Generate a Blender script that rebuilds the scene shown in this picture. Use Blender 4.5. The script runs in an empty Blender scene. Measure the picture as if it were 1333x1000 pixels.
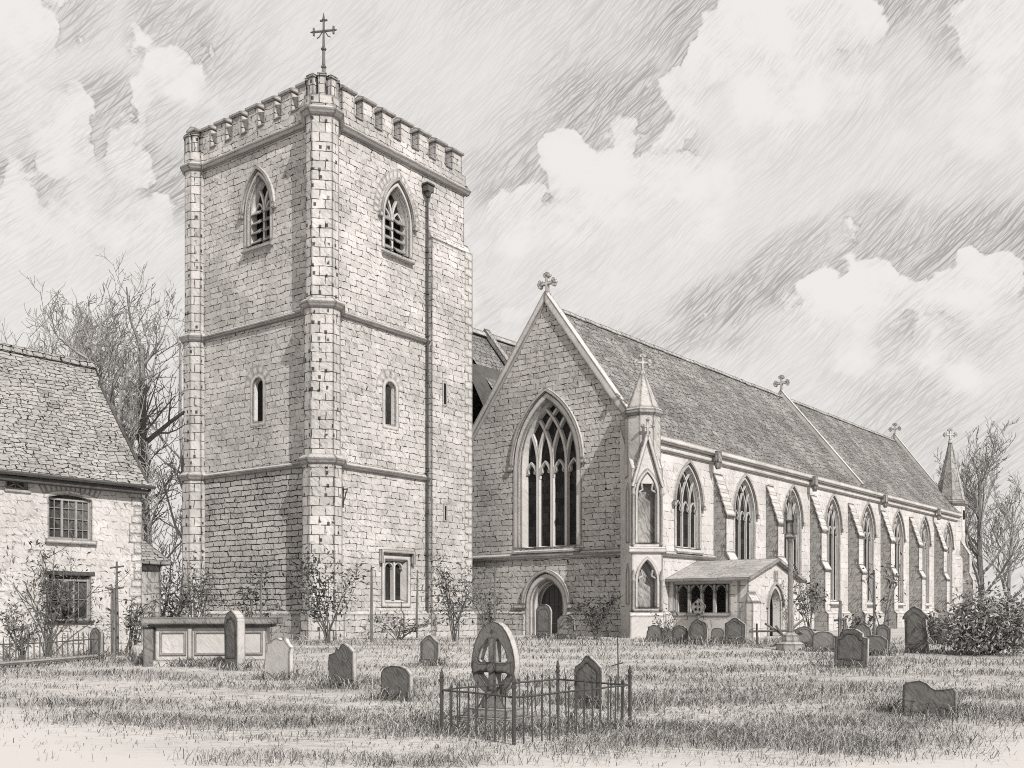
import bpy, bmesh, math, random
import numpy as np
from mathutils import Vector, Matrix
from mathutils.geometry import tessellate_polygon
R = math.radians
random.seed(7)
np.random.seed(7)
sc = bpy.context.scene
col = sc.collection
EYE = 1.6
FPX = 1318.0
HOR = 795.0

# ------------------------------------------------------------------ ground height and placement
def gz(x, y):
    t = min(max((y-14.0)/30.0, 0.0), 1.0)
    return 0.3*t*t*(3-2*t) + 0.03*math.sin(x*0.7+1.3)*math.cos(y*0.45) + 0.015*math.sin(x*1.9+y*1.3)
def at(px, py, Y):
    return Vector(((px-666.5)/FPX*Y, Y, EYE+(HOR-py)/FPX*Y))
def on_ground(px, py):
    lo, hi = 5.0, 150.0
    for _ in range(50):
        m = (lo+hi)/2
        p = at(px, py, m)
        if p.z > gz(p.x, p.y): lo = m
        else: hi = m
    p = at(px, py, lo)
    return Vector((p.x, p.y, gz(p.x, p.y)))

# ------------------------------------------------------------------ node helpers
PAPER = (1.0, 0.964, 0.934)
class NT:
    def __init__(s, tree): s.t = tree; s.L = tree.links
    def n(s, typ, **kw):
        nd = s.t.nodes.new(typ)
        for k, v in kw.items(): setattr(nd, k, v)
        return nd
    def link(s, a, b): s.L.new(a, b)
    def put(s, sock, v):
        if hasattr(v, 'is_linked') or hasattr(v, 'links'): s.L.new(v, sock)
        else: sock.default_value = v
    def m(s, op, a, b=0.5, c=None, clamp=False):
        nd = s.n('ShaderNodeMath', operation=op); nd.use_clamp = clamp
        s.put(nd.inputs[0], a); s.put(nd.inputs[1], b)
        if c is not None: s.put(nd.inputs[2], c)
        return nd.outputs[0]
    def vm(s, op, a, b):
        nd = s.n('ShaderNodeVectorMath', operation=op)
        s.put(nd.inputs[0], a); s.put(nd.inputs[1], b)
        return nd.outputs[0]
    def mapping(s, vec, rot=0.0, scale=(1,1,1), loc=(0,0,0)):
        # rotate first, then scale
        a = s.n('ShaderNodeMapping'); a.inputs['Rotation'].default_value = (0,0,rot); s.link(vec, a.inputs['Vector'])
        b = s.n('ShaderNodeMapping'); b.inputs['Scale'].default_value = scale; b.inputs['Location'].default_value = loc
        s.link(a.outputs[0], b.inputs['Vector'])
        return b.outputs[0]
    def noise(s, vec, scale=1.0, detail=2.0, rough=0.5, color=False):
        nd = s.n('ShaderNodeTexNoise'); nd.inputs['Scale'].default_value = scale
        nd.inputs['Detail'].default_value = detail; nd.inputs['Roughness'].default_value = rough
        s.link(vec, nd.inputs['Vector'])
        return nd.outputs['Color' if color else 'Fac']
    def ramp(s, v, a, b):            # smooth step a..b -> 0..1 (a may exceed b)
        nd = s.n('ShaderNodeMapRange', interpolation_type='SMOOTHSTEP')
        s.put(nd.inputs['Value'], v)
        if a < b:
            nd.inputs['From Min'].default_value = a; nd.inputs['From Max'].default_value = b
            nd.inputs['To Min'].default_value = 0; nd.inputs['To Max'].default_value = 1
        else:
            nd.inputs['From Min'].default_value = b; nd.inputs['From Max'].default_value = a
            nd.inputs['To Min'].default_value = 1; nd.inputs['To Max'].default_value = 0
        return nd.outputs['Result']
    def strokes(s, vec, rot, length, width, lo=0.5, hi=0.62, detail=1.5):
        v = s.mapping(vec, rot, (1/length, 1/width, 1))
        return s.ramp(s.noise(v, 1.0, detail, 0.55), lo, hi)

MATS = {}
def sketch(name, tone=0.6, px=0.05, pat=None, bw=0.9, bh=0.34, line=0.75, lw=0.5, warp=0.12, keep=0.45,
           hatch=0.35, hrot=40, edge=0.8, var=0.14, blot=0.18, island=0.0, hl=14, dash=0.0):
    """graphite-and-paper surface: all patterns are in metres on the surface itself"""
    if name in MATS: return MATS[name]
    mt = bpy.data.materials.new(name); mt.use_nodes = True
    t = NT(mt.node_tree); mt.node_tree.nodes.clear()
    out = t.n('ShaderNodeOutputMaterial'); bs = t.n('ShaderNodeBsdfPrincipled')
    bs.inputs['Roughness'].default_value = 0.95
    bs.inputs['Specular IOR Level'].default_value = 0.08
    t.link(bs.outputs[0], out.inputs[0])
    uv = t.n('ShaderNodeUVMap').outputs[0]
    tone *= 0.86
    wig = t.vm('MULTIPLY', t.vm('SUBTRACT', t.noise(uv, 0.10/px, 2, 0.5, color=True), (0.5, 0.5, 0.5)), (px*9, px*9, 0)) if hatch else None
    uvw = t.vm('ADD', uv, wig) if hatch else uv
    val = tone
    # large blotches of wear
    if blot:
        b = t.noise(uv, 0.35, 4, 0.6)
        val = t.m('MULTIPLY', val, t.m('ADD', 1-blot, t.m('MULTIPLY', t.ramp(b, 0.3, 0.7), blot*1.3)))
    if pat:
        wc = t.noise(uv, 0.9/bw, 2, 0.5, color=True)
        wv = t.vm('MULTIPLY', t.vm('SUBTRACT', wc, (0.5,0.5,0.5)), (warp*4*bw, warp*1.6*bh*2, 0))
        wc2 = t.noise(uv, 2.2/bh, 1, 0.5, color=True)
        wv2 = t.vm('MULTIPLY', t.vm('SUBTRACT', wc2, (0.5,0.5,0.5)), (warp*bh*1.5, warp*bh*1.5, 0))
        p = t.vm('ADD', t.vm('ADD', uv, wv), wv2)
        if pat == 'rubble':
            vo = t.n('ShaderNodeTexVoronoi', feature='DISTANCE_TO_EDGE'); vo.inputs['Scale'].default_value = 1.0
            vo.inputs['Randomness'].default_value = 0.85
            t.link(t.mapping(p, 0, (1/bw, 1/bh, 1)), vo.inputs['Vector'])
            ln = t.ramp(vo.outputs['Distance'], lw*px/bh*0.85, lw*px/bh*0.3)
            vc = t.n('ShaderNodeTexVoronoi', feature='F1'); vc.inputs['Scale'].default_value = 1.0
            vc.inputs['Randomness'].default_value = 0.85
            t.link(t.mapping(p, 0, (1/bw, 1/bh, 1)), vc.inputs['Vector'])
            sp = t.n('ShaderNodeSeparateColor'); t.link(vc.outputs['Color'], sp.inputs[0])
            tint = t.m('SUBTRACT', 1.0, t.m('MULTIPLY', sp.outputs[0], var*1.6))
        else:
            br = t.n('ShaderNodeTexBrick'); br.offset = 0.43; br.squash = 1.35 if pat == 'brick' else 1.0; br.squash_frequency = 3
            br.inputs['Color1'].default_value = (1,1,1,1); c = 1-var*2.2
            br.inputs['Color2'].default_value = (c,c,c,1); br.inputs['Mortar'].default_value = (1-var,1-var,1-var,1)
            br.inputs['Scale'].default_value = 1.0; br.inputs['Mortar Size'].default_value = lw*px*0.55
            br.inputs['Mortar Smooth'].default_value = 0.5; br.inputs['Bias'].default_value = -0.2
            br.inputs['Brick Width'].default_value = bw; br.inputs['Row Height'].default_value = bh
            t.link(p, br.inputs['Vector'])
            ln = br.outputs['Fac']
            sp = t.n('ShaderNodeSeparateColor'); t.link(br.outputs['Color'], sp.inputs[0])
            tint = sp.outputs[0]
        br_n = t.noise(uv, 1.1/bh, 3, 0.6)
        lmask = t.ramp(br_n, keep-0.1, keep+0.12)
        val = t.m('MULTIPLY', val, tint)
        val = t.m('MULTIPLY', val, t.m('SUBTRACT', 1.0, t.m('MULTIPLY', t.m('MULTIPLY', ln, lmask), line)))
    if dash:       # short dark ticks left by open joints
        dn = t.mapping(uv, 0, (1/0.30, 1/0.42, 1))
        vo = t.n('ShaderNodeTexVoronoi', feature='F1', distance='CHEBYCHEV'); vo.inputs['Scale'].default_value = 1.0
        vo.inputs['Randomness'].default_value = 0.45
        t.link(dn, vo.inputs['Vector'])
        dk = t.m('MULTIPLY', t.ramp(vo.outputs['Distance'], 0.25, 0.15), t.ramp(t.noise(uv, 2.1, 1), 0.45, 0.52))
        val = t.m('MULTIPLY', val, t.m('SUBTRACT', 1.0, t.m('MULTIPLY', dk, dash)))
    if hatch:
        h1 = t.strokes(uvw, R(hrot), px*hl*0.7, px*1.5, 0.47, 0.62)
        h2 = t.strokes(uvw, R(hrot+24), px*hl*0.4, px*1.3, 0.48, 0.64)
        md = t.ramp(t.noise(uv, 0.05/px*0.6, 3, 0.6), 0.34, 0.66)
        hh = t.m('MULTIPLY', t.m('MAXIMUM', h1, t.m('MULTIPLY', h2, 0.7)), t.m('ADD', 0.35, t.m('MULTIPLY', md, 0.65)))
        val = t.m('MULTIPLY', val, t.m('SUBTRACT', 1.0, t.m('MULTIPLY', hh, hatch)))
    if edge:
        bv = t.n('ShaderNodeBevel'); bv.samples = 4; bv.inputs['Radius'].default_value = px*3.2
        ge = t.n('ShaderNodeNewGeometry')
        dt = t.n('ShaderNodeVectorMath', operation='DOT_PRODUCT')
        t.link(bv.outputs[0], dt.inputs[0]); t.link(ge.outputs['Normal'], dt.inputs[1])
        e = t.ramp(dt.outputs['Value'], 0.99, 0.955)
        en = t.ramp(t.noise(uv, 0.05/px*1.2, 2), 0.28, 0.55)
        val = t.m('MULTIPLY', val, t.m('SUBTRACT', 1.0, t.m('MULTIPLY', t.m('MULTIPLY', e, t.m('ADD', 0.68, t.m('MULTIPLY', en, 0.32))), edge)))
    if island:
        ge = t.n('ShaderNodeNewGeometry')
        val = t.m('MULTIPLY', val, t.m('ADD', 1-island, t.m('MULTIPLY', ge.outputs['Random Per Island'], island*1.6)))
    cc = t.n('ShaderNodeVectorMath', operation='SCALE'); cc.inputs[0].default_value = PAPER
    t.put(cc.inputs['Scale'], val)
    t.link(cc.outputs[0], bs.inputs['Base Color'])
    MATS[name] = mt
    return mt

# ------------------------------------------------------------------ mesh builder
class MB:
    def __init__(s, M=None):
        s.v = []; s.f = []; s.mi = []; s.M = M
    def add(s, vs, fs, mi=0):
        o = len(s.v)
        for p in vs:
            p = Vector(p)
            s.v.append(s.M @ p if s.M else p)
        for f in fs:
            s.f.append([o+i for i in f]); s.mi.append(mi)
    def box(s, x0, x1, y0, y1, z0, z1, mi=0):
        s.add([(x0,y0,z0),(x1,y0,z0),(x1,y1,z0),(x0,y1,z0),(x0,y0,z1),(x1,y0,z1),(x1,y1,z1),(x0,y1,z1)],
              [(0,3,2,1),(4,5,6,7),(0,1,5,4),(1,2,6,5),(2,3,7,6),(3,0,4,7)], mi)
    def ext(s, loop, vec, mi=0, mi_side=None):
        """loop of 3d points extruded by vec"""
        n = len(loop); vec = Vector(vec)
        a = [Vector(p) for p in loop]; b = [p+vec for p in a]
        s.add(a+b, [tuple(range(n))[::-1], tuple(range(n, 2*n))], mi)
        s.add(a+b, [(i, (i+1) % n, n+(i+1) % n, n+i) for i in range(n)], mi if mi_side is None else mi_side)
    def xz(s, loop, y0, y1, mi=0, mi_side=None):
        s.ext([(x, y0, z) for x, z in loop], (0, y1-y0, 0), mi, mi_side)
    def yz(s, loop, x0, x1, mi=0):
        s.ext([(x0, y, z) for y, z in loop], (x1-x0, 0, 0), mi)
    def holed(s, outer, holes, y, depth, mi=0, back=None, mi_side=None):
        """flat wall in x-z at y with openings whose reveals run to y+depth; with back the outline is closed to y=back"""
        loops = [outer]+list(holes)
        pts = [(x, y, z) for l in loops for x, z in l]
        tris = tessellate_polygon([[Vector((x, z, 0)) for x, z in l] for l in loops])
        s.add(pts, [tuple(t) for t in tris], mi)
        ms = mi if mi_side is None else mi_side
        for l in holes:
            n = len(l)
            s.add([(x, y, z) for x, z in l]+[(x, y+depth, z) for x, z in l], [(i, (i+1) % n, n+(i+1) % n, n+i) for i in range(n)], ms)
        if back is not None:
            n = len(outer)
            s.add([(x, y, z) for x, z in outer]+[(x, back, z) for x, z in outer], [(i, (i+1) % n, n+(i+1) % n, n+i) for i in range(n)], ms)
            s.add([(x, back, z) for l in loops for x, z in l], [tuple(t) for t in tris], mi)
    def strip(s, profile, closed=True, mi=0):
        """profile: list of (loop2d, y); consecutive loops of equal length are joined"""
        n = len(profile[0][0])
        pts = [(x, y, z) for l, y in profile for x, z in l]
        fs = []
        for k in range(len(profile)-1):
            for i in range(n if closed else n-1):
                j = (i+1) % n
                fs.append((k*n+i, k*n+j, (k+1)*n+j, (k+1)*n+i))
        s.add(pts, fs, mi)
    def ring(s, cx, cy, prof, n=8, rot=0.0, mi=0, capb=True, capt=True, sx=1.0, poly=None):
        if poly: n = len(poly)
        pts = []; fs = []
        for r, z in prof:
            for i in range(n):
                a = rot+2*math.pi*i/n
                if poly: pts.append((cx+r*poly[i][0], cy+r*poly[i][1], z)); continue
                pts.append((cx+r*math.cos(a)*sx, cy+r*math.sin(a), z))
        for k in range(len(prof)-1):
            for i in range(n):
                j = (i+1) % n
                fs.append((k*n+i, k*n+j, (k+1)*n+j, (k+1)*n+i))
        if capb: fs.append(tuple(range(n))[::-1])
        if capt: fs.append(tuple(range((len(prof)-1)*n, len(prof)*n)))
        s.add(pts, fs, mi)
    def tube(s, pts, radii, n=5, mi=0, cap=True):
        pts = [Vector(p) for p in pts]
        if not hasattr(radii, '__len__'): radii = [radii]*len(pts)
        vs = []; fs = []
        up = None
        for i, p in enumerate(pts):
            d = (pts[min(i+1, len(pts)-1)]-pts[max(i-1, 0)])
            if d.length < 1e-9: d = Vector((0,0,1))
            d.normalize()
            if up is None:
                up = Vector((0,0,1)) if abs(d.z) < 0.9 else Vector((1,0,0))
            a = d.cross(up)
            if a.length < 1e-4: a = d.orthogonal()
            a.normalize(); b = d.cross(a); up = -b if b.dot(up) < 0 else b
            for k in range(n):
                t = 2*math.pi*k/n
                vs.append(p+(a*math.cos(t)+b*math.sin(t))*radii[i])
        for i in range(len(pts)-1):
            for k in range(n):
                k2 = (k+1) % n
                fs.append((i*n+k, i*n+k2, (i+1)*n+k2, (i+1)*n+k))
        if cap:
            fs.append(tuple(range(n))[::-1]); fs.append(tuple(range((len(pts)-1)*n, len(pts)*n)))
        s.add(vs, fs, mi)
    def bar(s, pl, w, y0, y1, mi=0):
        """2d polyline in x-z made into a square bar of width w from y0 to y1"""
        n = len(pl); L = []; Rr = []
        for i in range(n):
            a = Vector(pl[max(i-1, 0)]); b = Vector(pl[min(i+1, n-1)]); d = (b-a)
            if d.length < 1e-9: continue
            d.normalize(); nn = Vector((-d.y, d.x))*w/2; p = Vector(pl[i])
            L.append(p+nn); Rr.append(p-nn)
        m = len(L)
        vs = [(p.x, y0, p.y) for p in L]+[(p.x, y0, p.y) for p in Rr]+[(p.x, y1, p.y) for p in L]+[(p.x, y1, p.y) for p in Rr]
        fs = []
        for i in range(m-1):
            fs += [(i, i+1, m+i+1, m+i), (i, 2*m+i, 2*m+i+1, i+1), (m+i, m+i+1, 3*m+i+1, 3*m+i)]
        s.add(vs, fs, mi)
    def build(s, name, mats, parent=None, smooth=False, uv=True):
        me = bpy.data.meshes.new(name)
        org = parent_origin(parent)
        n = len(s.v)
        co = np.array([tuple(p) for p in s.v], dtype=np.float64).reshape(-1, 3)
        loc = co-np.array(org)
        me.from_pydata(loc.tolist(), [], s.f)
        if not isinstance(mats, (list, tuple)): mats = [mats]
        for m in mats: me.materials.append(m)
        me.polygons.foreach_set('material_index', s.mi)
        if smooth: me.polygons.foreach_set('use_smooth', [True]*len(s.f))
        me.update()
        if uv: planar_uv(me, loc)
        o = bpy.data.objects.new(name, me); col.objects.link(o)
        if parent is not None: o.parent = parent
        return o
def parent_origin(p):
    t = Vector((0,0,0))
    while p is not None:
        t += p.location; p = p.parent
    return tuple(t)
def planar_uv(me, loc):
    lay = me.uv_layers.new(name='UVMap')
    nl = len(me.loops); npol = len(me.polygons)
    vi = np.empty(nl, dtype=np.int32); me.loops.foreach_get('vertex_index', vi)
    nr = np.empty(npol*3); me.polygons.foreach_get('normal', nr); nr = nr.reshape(-1, 3)
    tot = np.empty(npol, dtype=np.int32); me.polygons.foreach_get('loop_total', tot)
    pn = np.repeat(nr, tot, axis=0)
    flip = np.sign(pn[:, 1]+0.001*pn[:, 0]+1e-6)[:, None]
    tx = np.stack([-pn[:, 1], pn[:, 0], np.zeros(nl)], 1)
    ln = np.linalg.norm(tx, axis=1)
    bad = ln < 0.05
    tx[bad] = (1, 0, 0); ln[bad] = 1
    tx /= ln[:, None]
    bt = np.cross(pn, tx)
    p = loc[vi]
    uvs = np.stack([(p*tx).sum(1), (p*bt).sum(1)], 1)
    # patterns must not run in step on faces that turn a corner
    uvs[:, 0] += np.round(pn[:, 0]*7)*0.37
    lay.data.foreach_set('uv', uvs.astype(np.float32).ravel())

def thing(name, label, cat, loc, group=None):
    o = bpy.data.objects.new(name, None); col.objects.link(o)
    o.location = loc; o.empty_display_size = 0.3
    o['label'] = label; o['category'] = cat
    if group: o['group'] = group
    bpy.context.view_layer.update()
    return o
def tag(o, label, cat, group=None):
    o['label'] = label; o['category'] = cat
    if group: o['group'] = group
    return o
def frame(o, xa, ya):
    xa = Vector(xa); ya = Vector(ya)
    return Matrix(((xa.x, ya.x, 0, o[0]), (xa.y, ya.y, 0, o[1]), (0, 0, 1, o[2] if len(o) > 2 else 0), (0, 0, 0, 1)))
def zrot(loc, th):
    return Matrix.Translation(loc) @ Matrix.Rotation(th, 4, 'Z')

# ------------------------------------------------------------------ materials
PX = 0.052
M_tower = sketch('tower_masonry', 0.66, PX, 'brick', 0.66, 0.29, line=0.92, lw=0.85, warp=0.2, keep=0.46, hatch=0.40, blot=0.25, var=0.10)
M_towerlow = sketch('lower_tower_masonry', 0.63, PX, 'brick', 0.8, 0.26, line=0.95, lw=1.1, warp=0.2, keep=0.36, hatch=0.5, blot=0.25, var=0.13)
M_aisle = sketch('aisle_masonry', 0.64, PX, 'brick', 0.62, 0.28, line=0.92, lw=0.85, warp=0.2, keep=0.44, hatch=0.44, blot=0.25, var=0.11)
M_south = sketch('pale_limestone', 0.68, PX, 'brick', 0.95, 0.42, line=0.7, lw=0.9, keep=0.52, hatch=0.28, blot=0.18, var=0.06)
M_quoin = sketch('quoin_stone', 0.65, PX, 'block', 0.6, 0.42, line=0.85, lw=1.0, warp=0.06, keep=0.42, hatch=0.34, blot=0.25, var=0.10, dash=0.85)
M_pinn = sketch('pinnacle_stone', 0.56, PX, None, hatch=0.45, blot=0.25, edge=0.9)
M_dress = sketch('dressed_stone', 0.64, PX, None, hatch=0.28, blot=0.18, edge=0.88)
M_dressn = sketch('dressed_stone_fine', 0.64, PX*0.6, None, hatch=0.22, blot=0.18, edge=0.75)
M_trac = sketch('tracery_stone', 0.70, PX*0.5, None, hatch=0.2, blot=0.15, edge=0.6)
M_string = sketch('string_course_stone', 0.56, PX, None, hatch=0.3, blot=0.25, edge=0.9)
M_shade = sketch('weathered_stone', 0.46, PX, 'brick', 0.7, 0.42, line=0.6, lw=0.9, keep=0.5, hatch=0.65, blot=0.3, var=0.1, hrot=60)
M_roof = sketch('roof_tile', 0.33, PX, 'brick', 0.5, 0.36, line=0.85, lw=1.1, warp=0.2, keep=0.40, hatch=0.55, blot=0.3, var=0.2, hrot=-38)
M_cheek = sketch('shade_toned_cheek', 0.50, PX, 'brick', 0.6, 0.3, line=0.6, lw=0.9, keep=0.5, hatch=0.7, blot=0.25, var=0.1, hrot=55)  # darker, heavily hatched tone puts shade into the buttress sides
M_niche = sketch('dark_niche', 0.44, PX, None, hatch=0.6, blot=0.6, hrot=60)  # darker, blotchier tone for the niche backs
M_dark = sketch('shadowed_roof', 0.13, PX, None, hatch=0.5, blot=0.3, hrot=55)  # lower roof in shadow; its darkness is put into the colour
M_glass = sketch('leaded_glass', 0.07, PX*0.7, 'brick', 0.28, 0.34, line=0.55, lw=0.5, warp=0.02, keep=0.3, hatch=0.5, hrot=80, var=0.3, edge=0)
M_glassS = sketch('leaded_side_glass', 0.05, PX*0.7, 'brick', 0.28, 0.34, line=0.55, lw=0.5, warp=0.02, keep=0.3, hatch=0.5, hrot=80, var=0.3, edge=0)
M_void = sketch('dark_opening', 0.025, PX, None, hatch=0.5, edge=0)
M_iron = sketch('black_iron_pipe', 0.15, PX*0.6, None, hatch=0.4, edge=0.6)
M_door = sketch('oak_door', 0.10, PX, 'brick', 0.22, 4.0, line=0.7, lw=0.5, warp=0.02, keep=0.3, hatch=0.5, hrot=85, edge=0.5)
M_wood = sketch('weathered_timber', 0.33, PX*0.6, None, hatch=0.4, hrot=80, edge=0.85)
M_slab = sketch('stone_slate', 0.50, PX, 'brick', 0.7, 0.45, line=0.7, lw=0.5, keep=0.42, hatch=0.35, var=0.12)
CP = 0.034
M_cot = sketch('cottage_rubble', 0.68, CP, 'brick', 0.44, 0.21, line=0.6, lw=1.0, warp=0.34, keep=0.50, hatch=0.36, blot=0.18, var=0.06)
M_ctile = sketch('cottage_roof_slate', 0.45, CP, 'brick', 0.33, 0.19, line=0.92, lw=1.15, warp=0.24, keep=0.34, hatch=0.5, blot=0.2, var=0.16, hrot=-30)
M_cdress = sketch('cottage_dressed', 0.64, CP, None, hatch=0.25, edge=0.85)
M_cvous = sketch('cottage_arch_stone', 0.64, CP, 'block', 0.22, 3, line=0.5, lw=0.6, warp=0.05, keep=0.35, hatch=0.25, edge=0.7)
M_cwood = sketch('cottage_window_frame', 0.5, CP*0.6, None, hatch=0.3, edge=0.7)
M_cglass = sketch('cottage_glass', 0.20, CP, 'rubble', 0.5, 0.6, line=0.0, hatch=0.7, hrot=60, blot=0.7, edge=0, var=0.4)
M_cdark = sketch('cottage_dark_timber', 0.14, CP, None, hatch=0.4, edge=0.5)

# ------------------------------------------------------------------ world frames
aC = R(90-39); aT = R(90-36.7)
u = Vector((math.cos(aC), math.sin(aC), 0)); w = Vector((-math.sin(aC), math.cos(aC), 0))
ut = Vector((math.cos(aT), math.sin(aT), 0)); wt = Vector((-math.sin(aT), math.cos(aT), 0))
Q = Vector((6.08, 49.0, 0)); P0 = Vector((-8.42, 45.0, 0))
AF = frame(Q, u, w)              # aisle plan: x along the nave, y across it, south wall at y = 0
GF = frame(Q, -w, u)             # west gable wall: x = -t
TF = frame(P0, ut, wt)           # tower plan
TR = TF                          # tower right face: x along, y inward
TL = frame(P0, -wt, ut)          # tower left face: x = -t

def gothic(cx, w_, z0, zs, h, n=9, k=0.0, k0=None):
    a = w_/2.0; Rr = (a*a+h*h)/(2*a)
    c = Rr-a
    R2 = Rr+k; a2 = a+k
    h2 = math.sqrt(max(R2*R2-c*c, 0.0001))
    th = math.acos(max(-1, min(1, c/R2)))
    zb = z0-(k if k0 is None else k0)
    pts = [(cx-a2, zb), (cx+a2, zb)]
    for i in range(n+1):
        t = th*i/n
        pts.append((cx-c+R2*math.cos(t), zs+R2*math.sin(t)))
    for i in range(n-1, -1, -1):
        t = th*i/n
        pts.append((cx+c-R2*math.cos(t), zs+R2*math.sin(t)))
    return pts
def arch_only(loop):   # drop the two foot points, running right springing -> left springing
    return loop[2:]
def inside_arch(x, z, cx, w_, zs, h):
    a = w_/2; Rr = (a*a+h*h)/(2*a); c = Rr-a
    return abs(x-cx) < a and ((x-(cx-c))**2+(z-zs)**2 < Rr*Rr) and ((x-(cx+c))**2+(z-zs)**2 < Rr*Rr)

def gothic_window(F, root, name, cx, w_, z0, zs, h, lights, depth=0.45, surround=0.22, hood=True, mglass=None, bw=0.12, style='intersect', sill=True, mframe=None, label=None, hoodk=0.12):
    mframe = mframe or M_dress
    mb = MB(F)
    L = lambda k, k0=0.0: gothic(cx, w_, z0, zs, h, 9, k, k0)
    mb.strip([(L(surround), 0.05), (L(surround), -0.045), (L(0.03), -0.045), (L(-0.02), 0.10), (L(-0.08), 0.12), (L(-0.14), depth-0.02)])
    if hood:
        k = surround+0.02
        A = lambda kk: arch_only(gothic(cx, w_, z0, zs, h, 9, kk))
        mb.strip([(A(k), -0.02), (A(k), -0.16), (A(k+hoodk), -0.16), (A(k+hoodk), 0.02)], closed=False)
        a = w_/2+k
        for sgn in (-1, 1):
            x0 = cx+sgn*a; x1 = cx+sgn*(a+hoodk+0.12)
            mb.box(min(x0, x1), max(x0, x1), -0.19, 0.02, zs-0.16, zs+0.06)
    fr = mb.build(name, mframe, root)
    if label: fr['label'] = label
    g = MB(F); lp = gothic(cx, w_, z0, zs, h, 9, -0.1, 0)
    g.add([(x, depth-0.06, z) for x, z in lp], [tuple(range(len(lp)))])
    g.build('glass', mglass or M_glass, fr)
    tr = MB(F)
    ya, yb = depth-(0.30 if lights == 4 else 0.19), depth-0.07
    a = w_/2; lwid = w_/lights; Rr = (a*a+h*h)/(2*a)
    for i in range(1, lights):
        m = cx-a+i*lwid
        tr.bar([(m, z0+0.02), (m, zs)], bw, ya, yb)
        if style == 'intersect':
            for sgn in (-1, 1):
                pl = []
                for q in range(40):
                    t = q*0.05
                    x = m+sgn*(Rr-Rr*math.cos(t)); z = zs+Rr*math.sin(t)
                    if t > 1.5 or not inside_arch(x, z, cx, w_, zs, h): break
                    pl.append((x, z))
                if len(pl) > 1: tr.bar(pl, bw*0.9, ya+0.006*sgn+0.01, yb-0.004)
    for i in range(lights):                         # pointed heads of the lights
        c0 = cx-a+(i+0.5)*lwid; hw = lwid/2-bw*0.35
        hh = lwid*(0.95 if style == 'intersect' else 0.8); zz = zs-hh*(0.75 if style == 'intersect' else 0.15)
        pl = arch_only(gothic(c0, hw*2, zz-1, zz, hh, 5))
        tr.bar(pl, bw*0.62, ya+0.03, yb-0.01)
        for sgn in (-1, 1):                          # cusps
            tr.bar([(c0+sgn*hw*0.98, zz+hh*0.22), (c0+sgn*hw*0.5, zz+hh*0.36), (c0+sgn*hw*0.55, zz+hh*0.62)], bw*0.4, ya+0.05, yb-0.015)
    if style == 'Y':
        m = cx
        for sgn in (-1, 1):
            pl = []
            for q in range(40):
                t = q*0.06
                x = m+sgn*(Rr-Rr*math.cos(t)); z = zs+Rr*math.sin(t)
                if t > 1.5 or not inside_arch(x, z, cx, w_, zs, h): break
                pl.append((x, z))
            if len(pl) > 1: tr.bar(pl, bw*0.9, ya+0.006*sgn+0.01, yb-0.004)
    tr.build('tracery', M_trac, fr)
    if sill:
        sl = MB(F); x0 = cx-a-surround; x1 = cx+a+surround
        sl.yz([(-0.22, z0-0.30), (-0.22, z0-0.22), (depth-0.02, z0+0.12), (depth-0.02, z0-0.30)], x0, x1)
        sl.build('sill', mframe, fr)
    return fr

# =================================================================== THE CHURCH
church = thing('church', 'large medieval stone church with battlemented square tower and long tiled nave', 'church', (Q.x, Q.y, 0.3))
ZB = 0.0
# ---------------- tower walls
TW = 9.9; TWL = 9.15; Z_PL, Z_S1, Z_S2, Z_CO = 1.6, 8.2, 15.05, 23.5
def lancet(cx): return gothic(cx, 0.66, 10.5, 12.2, 0.33, 6)
LR = [gothic(4.8, 1.66, 18.85, 20.4, 1.62, 9), lancet(4.35), [(3.95, 2.0), (5.5, 2.0), (5.5, 4.05), (3.95, 4.05)]]
LL = [gothic(-4.35, 1.6, 18.85, 20.4, 1.62, 9), lancet(-4.4)]
mb = MB(TR); mb.holed([(0, ZB), (TW, ZB), (TW, Z_CO), (0, Z_CO)], LR, 0, 0.5)
mb.add([(TW, 0, ZB), (TW, TWL, ZB), (TW, TWL, Z_CO), (TW, 0, Z_CO)], [(0,1,2,3)])
mb.add([(0, TWL, ZB), (TW, TWL, ZB), (TW, TWL, Z_CO), (0, TWL, Z_CO)], [(0,1,2,3)])
mb.add([(0, 0, Z_CO+0.3), (TW, 0, Z_CO+0.3), (TW, TWL, Z_CO+0.3), (0, TWL, Z_CO+0.3)], [(0,1,2,3)])
mb.M = TL; mb.holed([(-TWL, Z_S1), (0, Z_S1), (0, Z_CO), (-TWL, Z_CO)], LL, 0, 0.5)
mb.build('tower_wall', M_tower, church)
mb = MB(TL); mb.holed([(-TWL, ZB), (0, ZB), (0, Z_S1-0.002), (-TWL, Z_S1-0.002)], [], -0.02, 0)
mb.build('lower_tower_wall', M_towerlow, church)['label'] = 'darker coursed rubble of the lowest shaded tower stage'
# the lower wall set forward a little and the plinth
mb = MB(TF)
mb.yz([(-0.30, ZB), (-0.30, 1.42), (-0.06, Z_PL), (0.06, Z_PL), (0.06, ZB)], 0.5, 7.0)
mb.build('plinth', M_tower, church)
mb = MB(TL)
mb.yz([(-0.30, ZB), (-0.30, 1.42), (-0.06, Z_PL), (0.06, Z_PL), (0.06, ZB)], -TWL-0.1, -0.5)
mb.build('plinth', M_tower, church)
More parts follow.
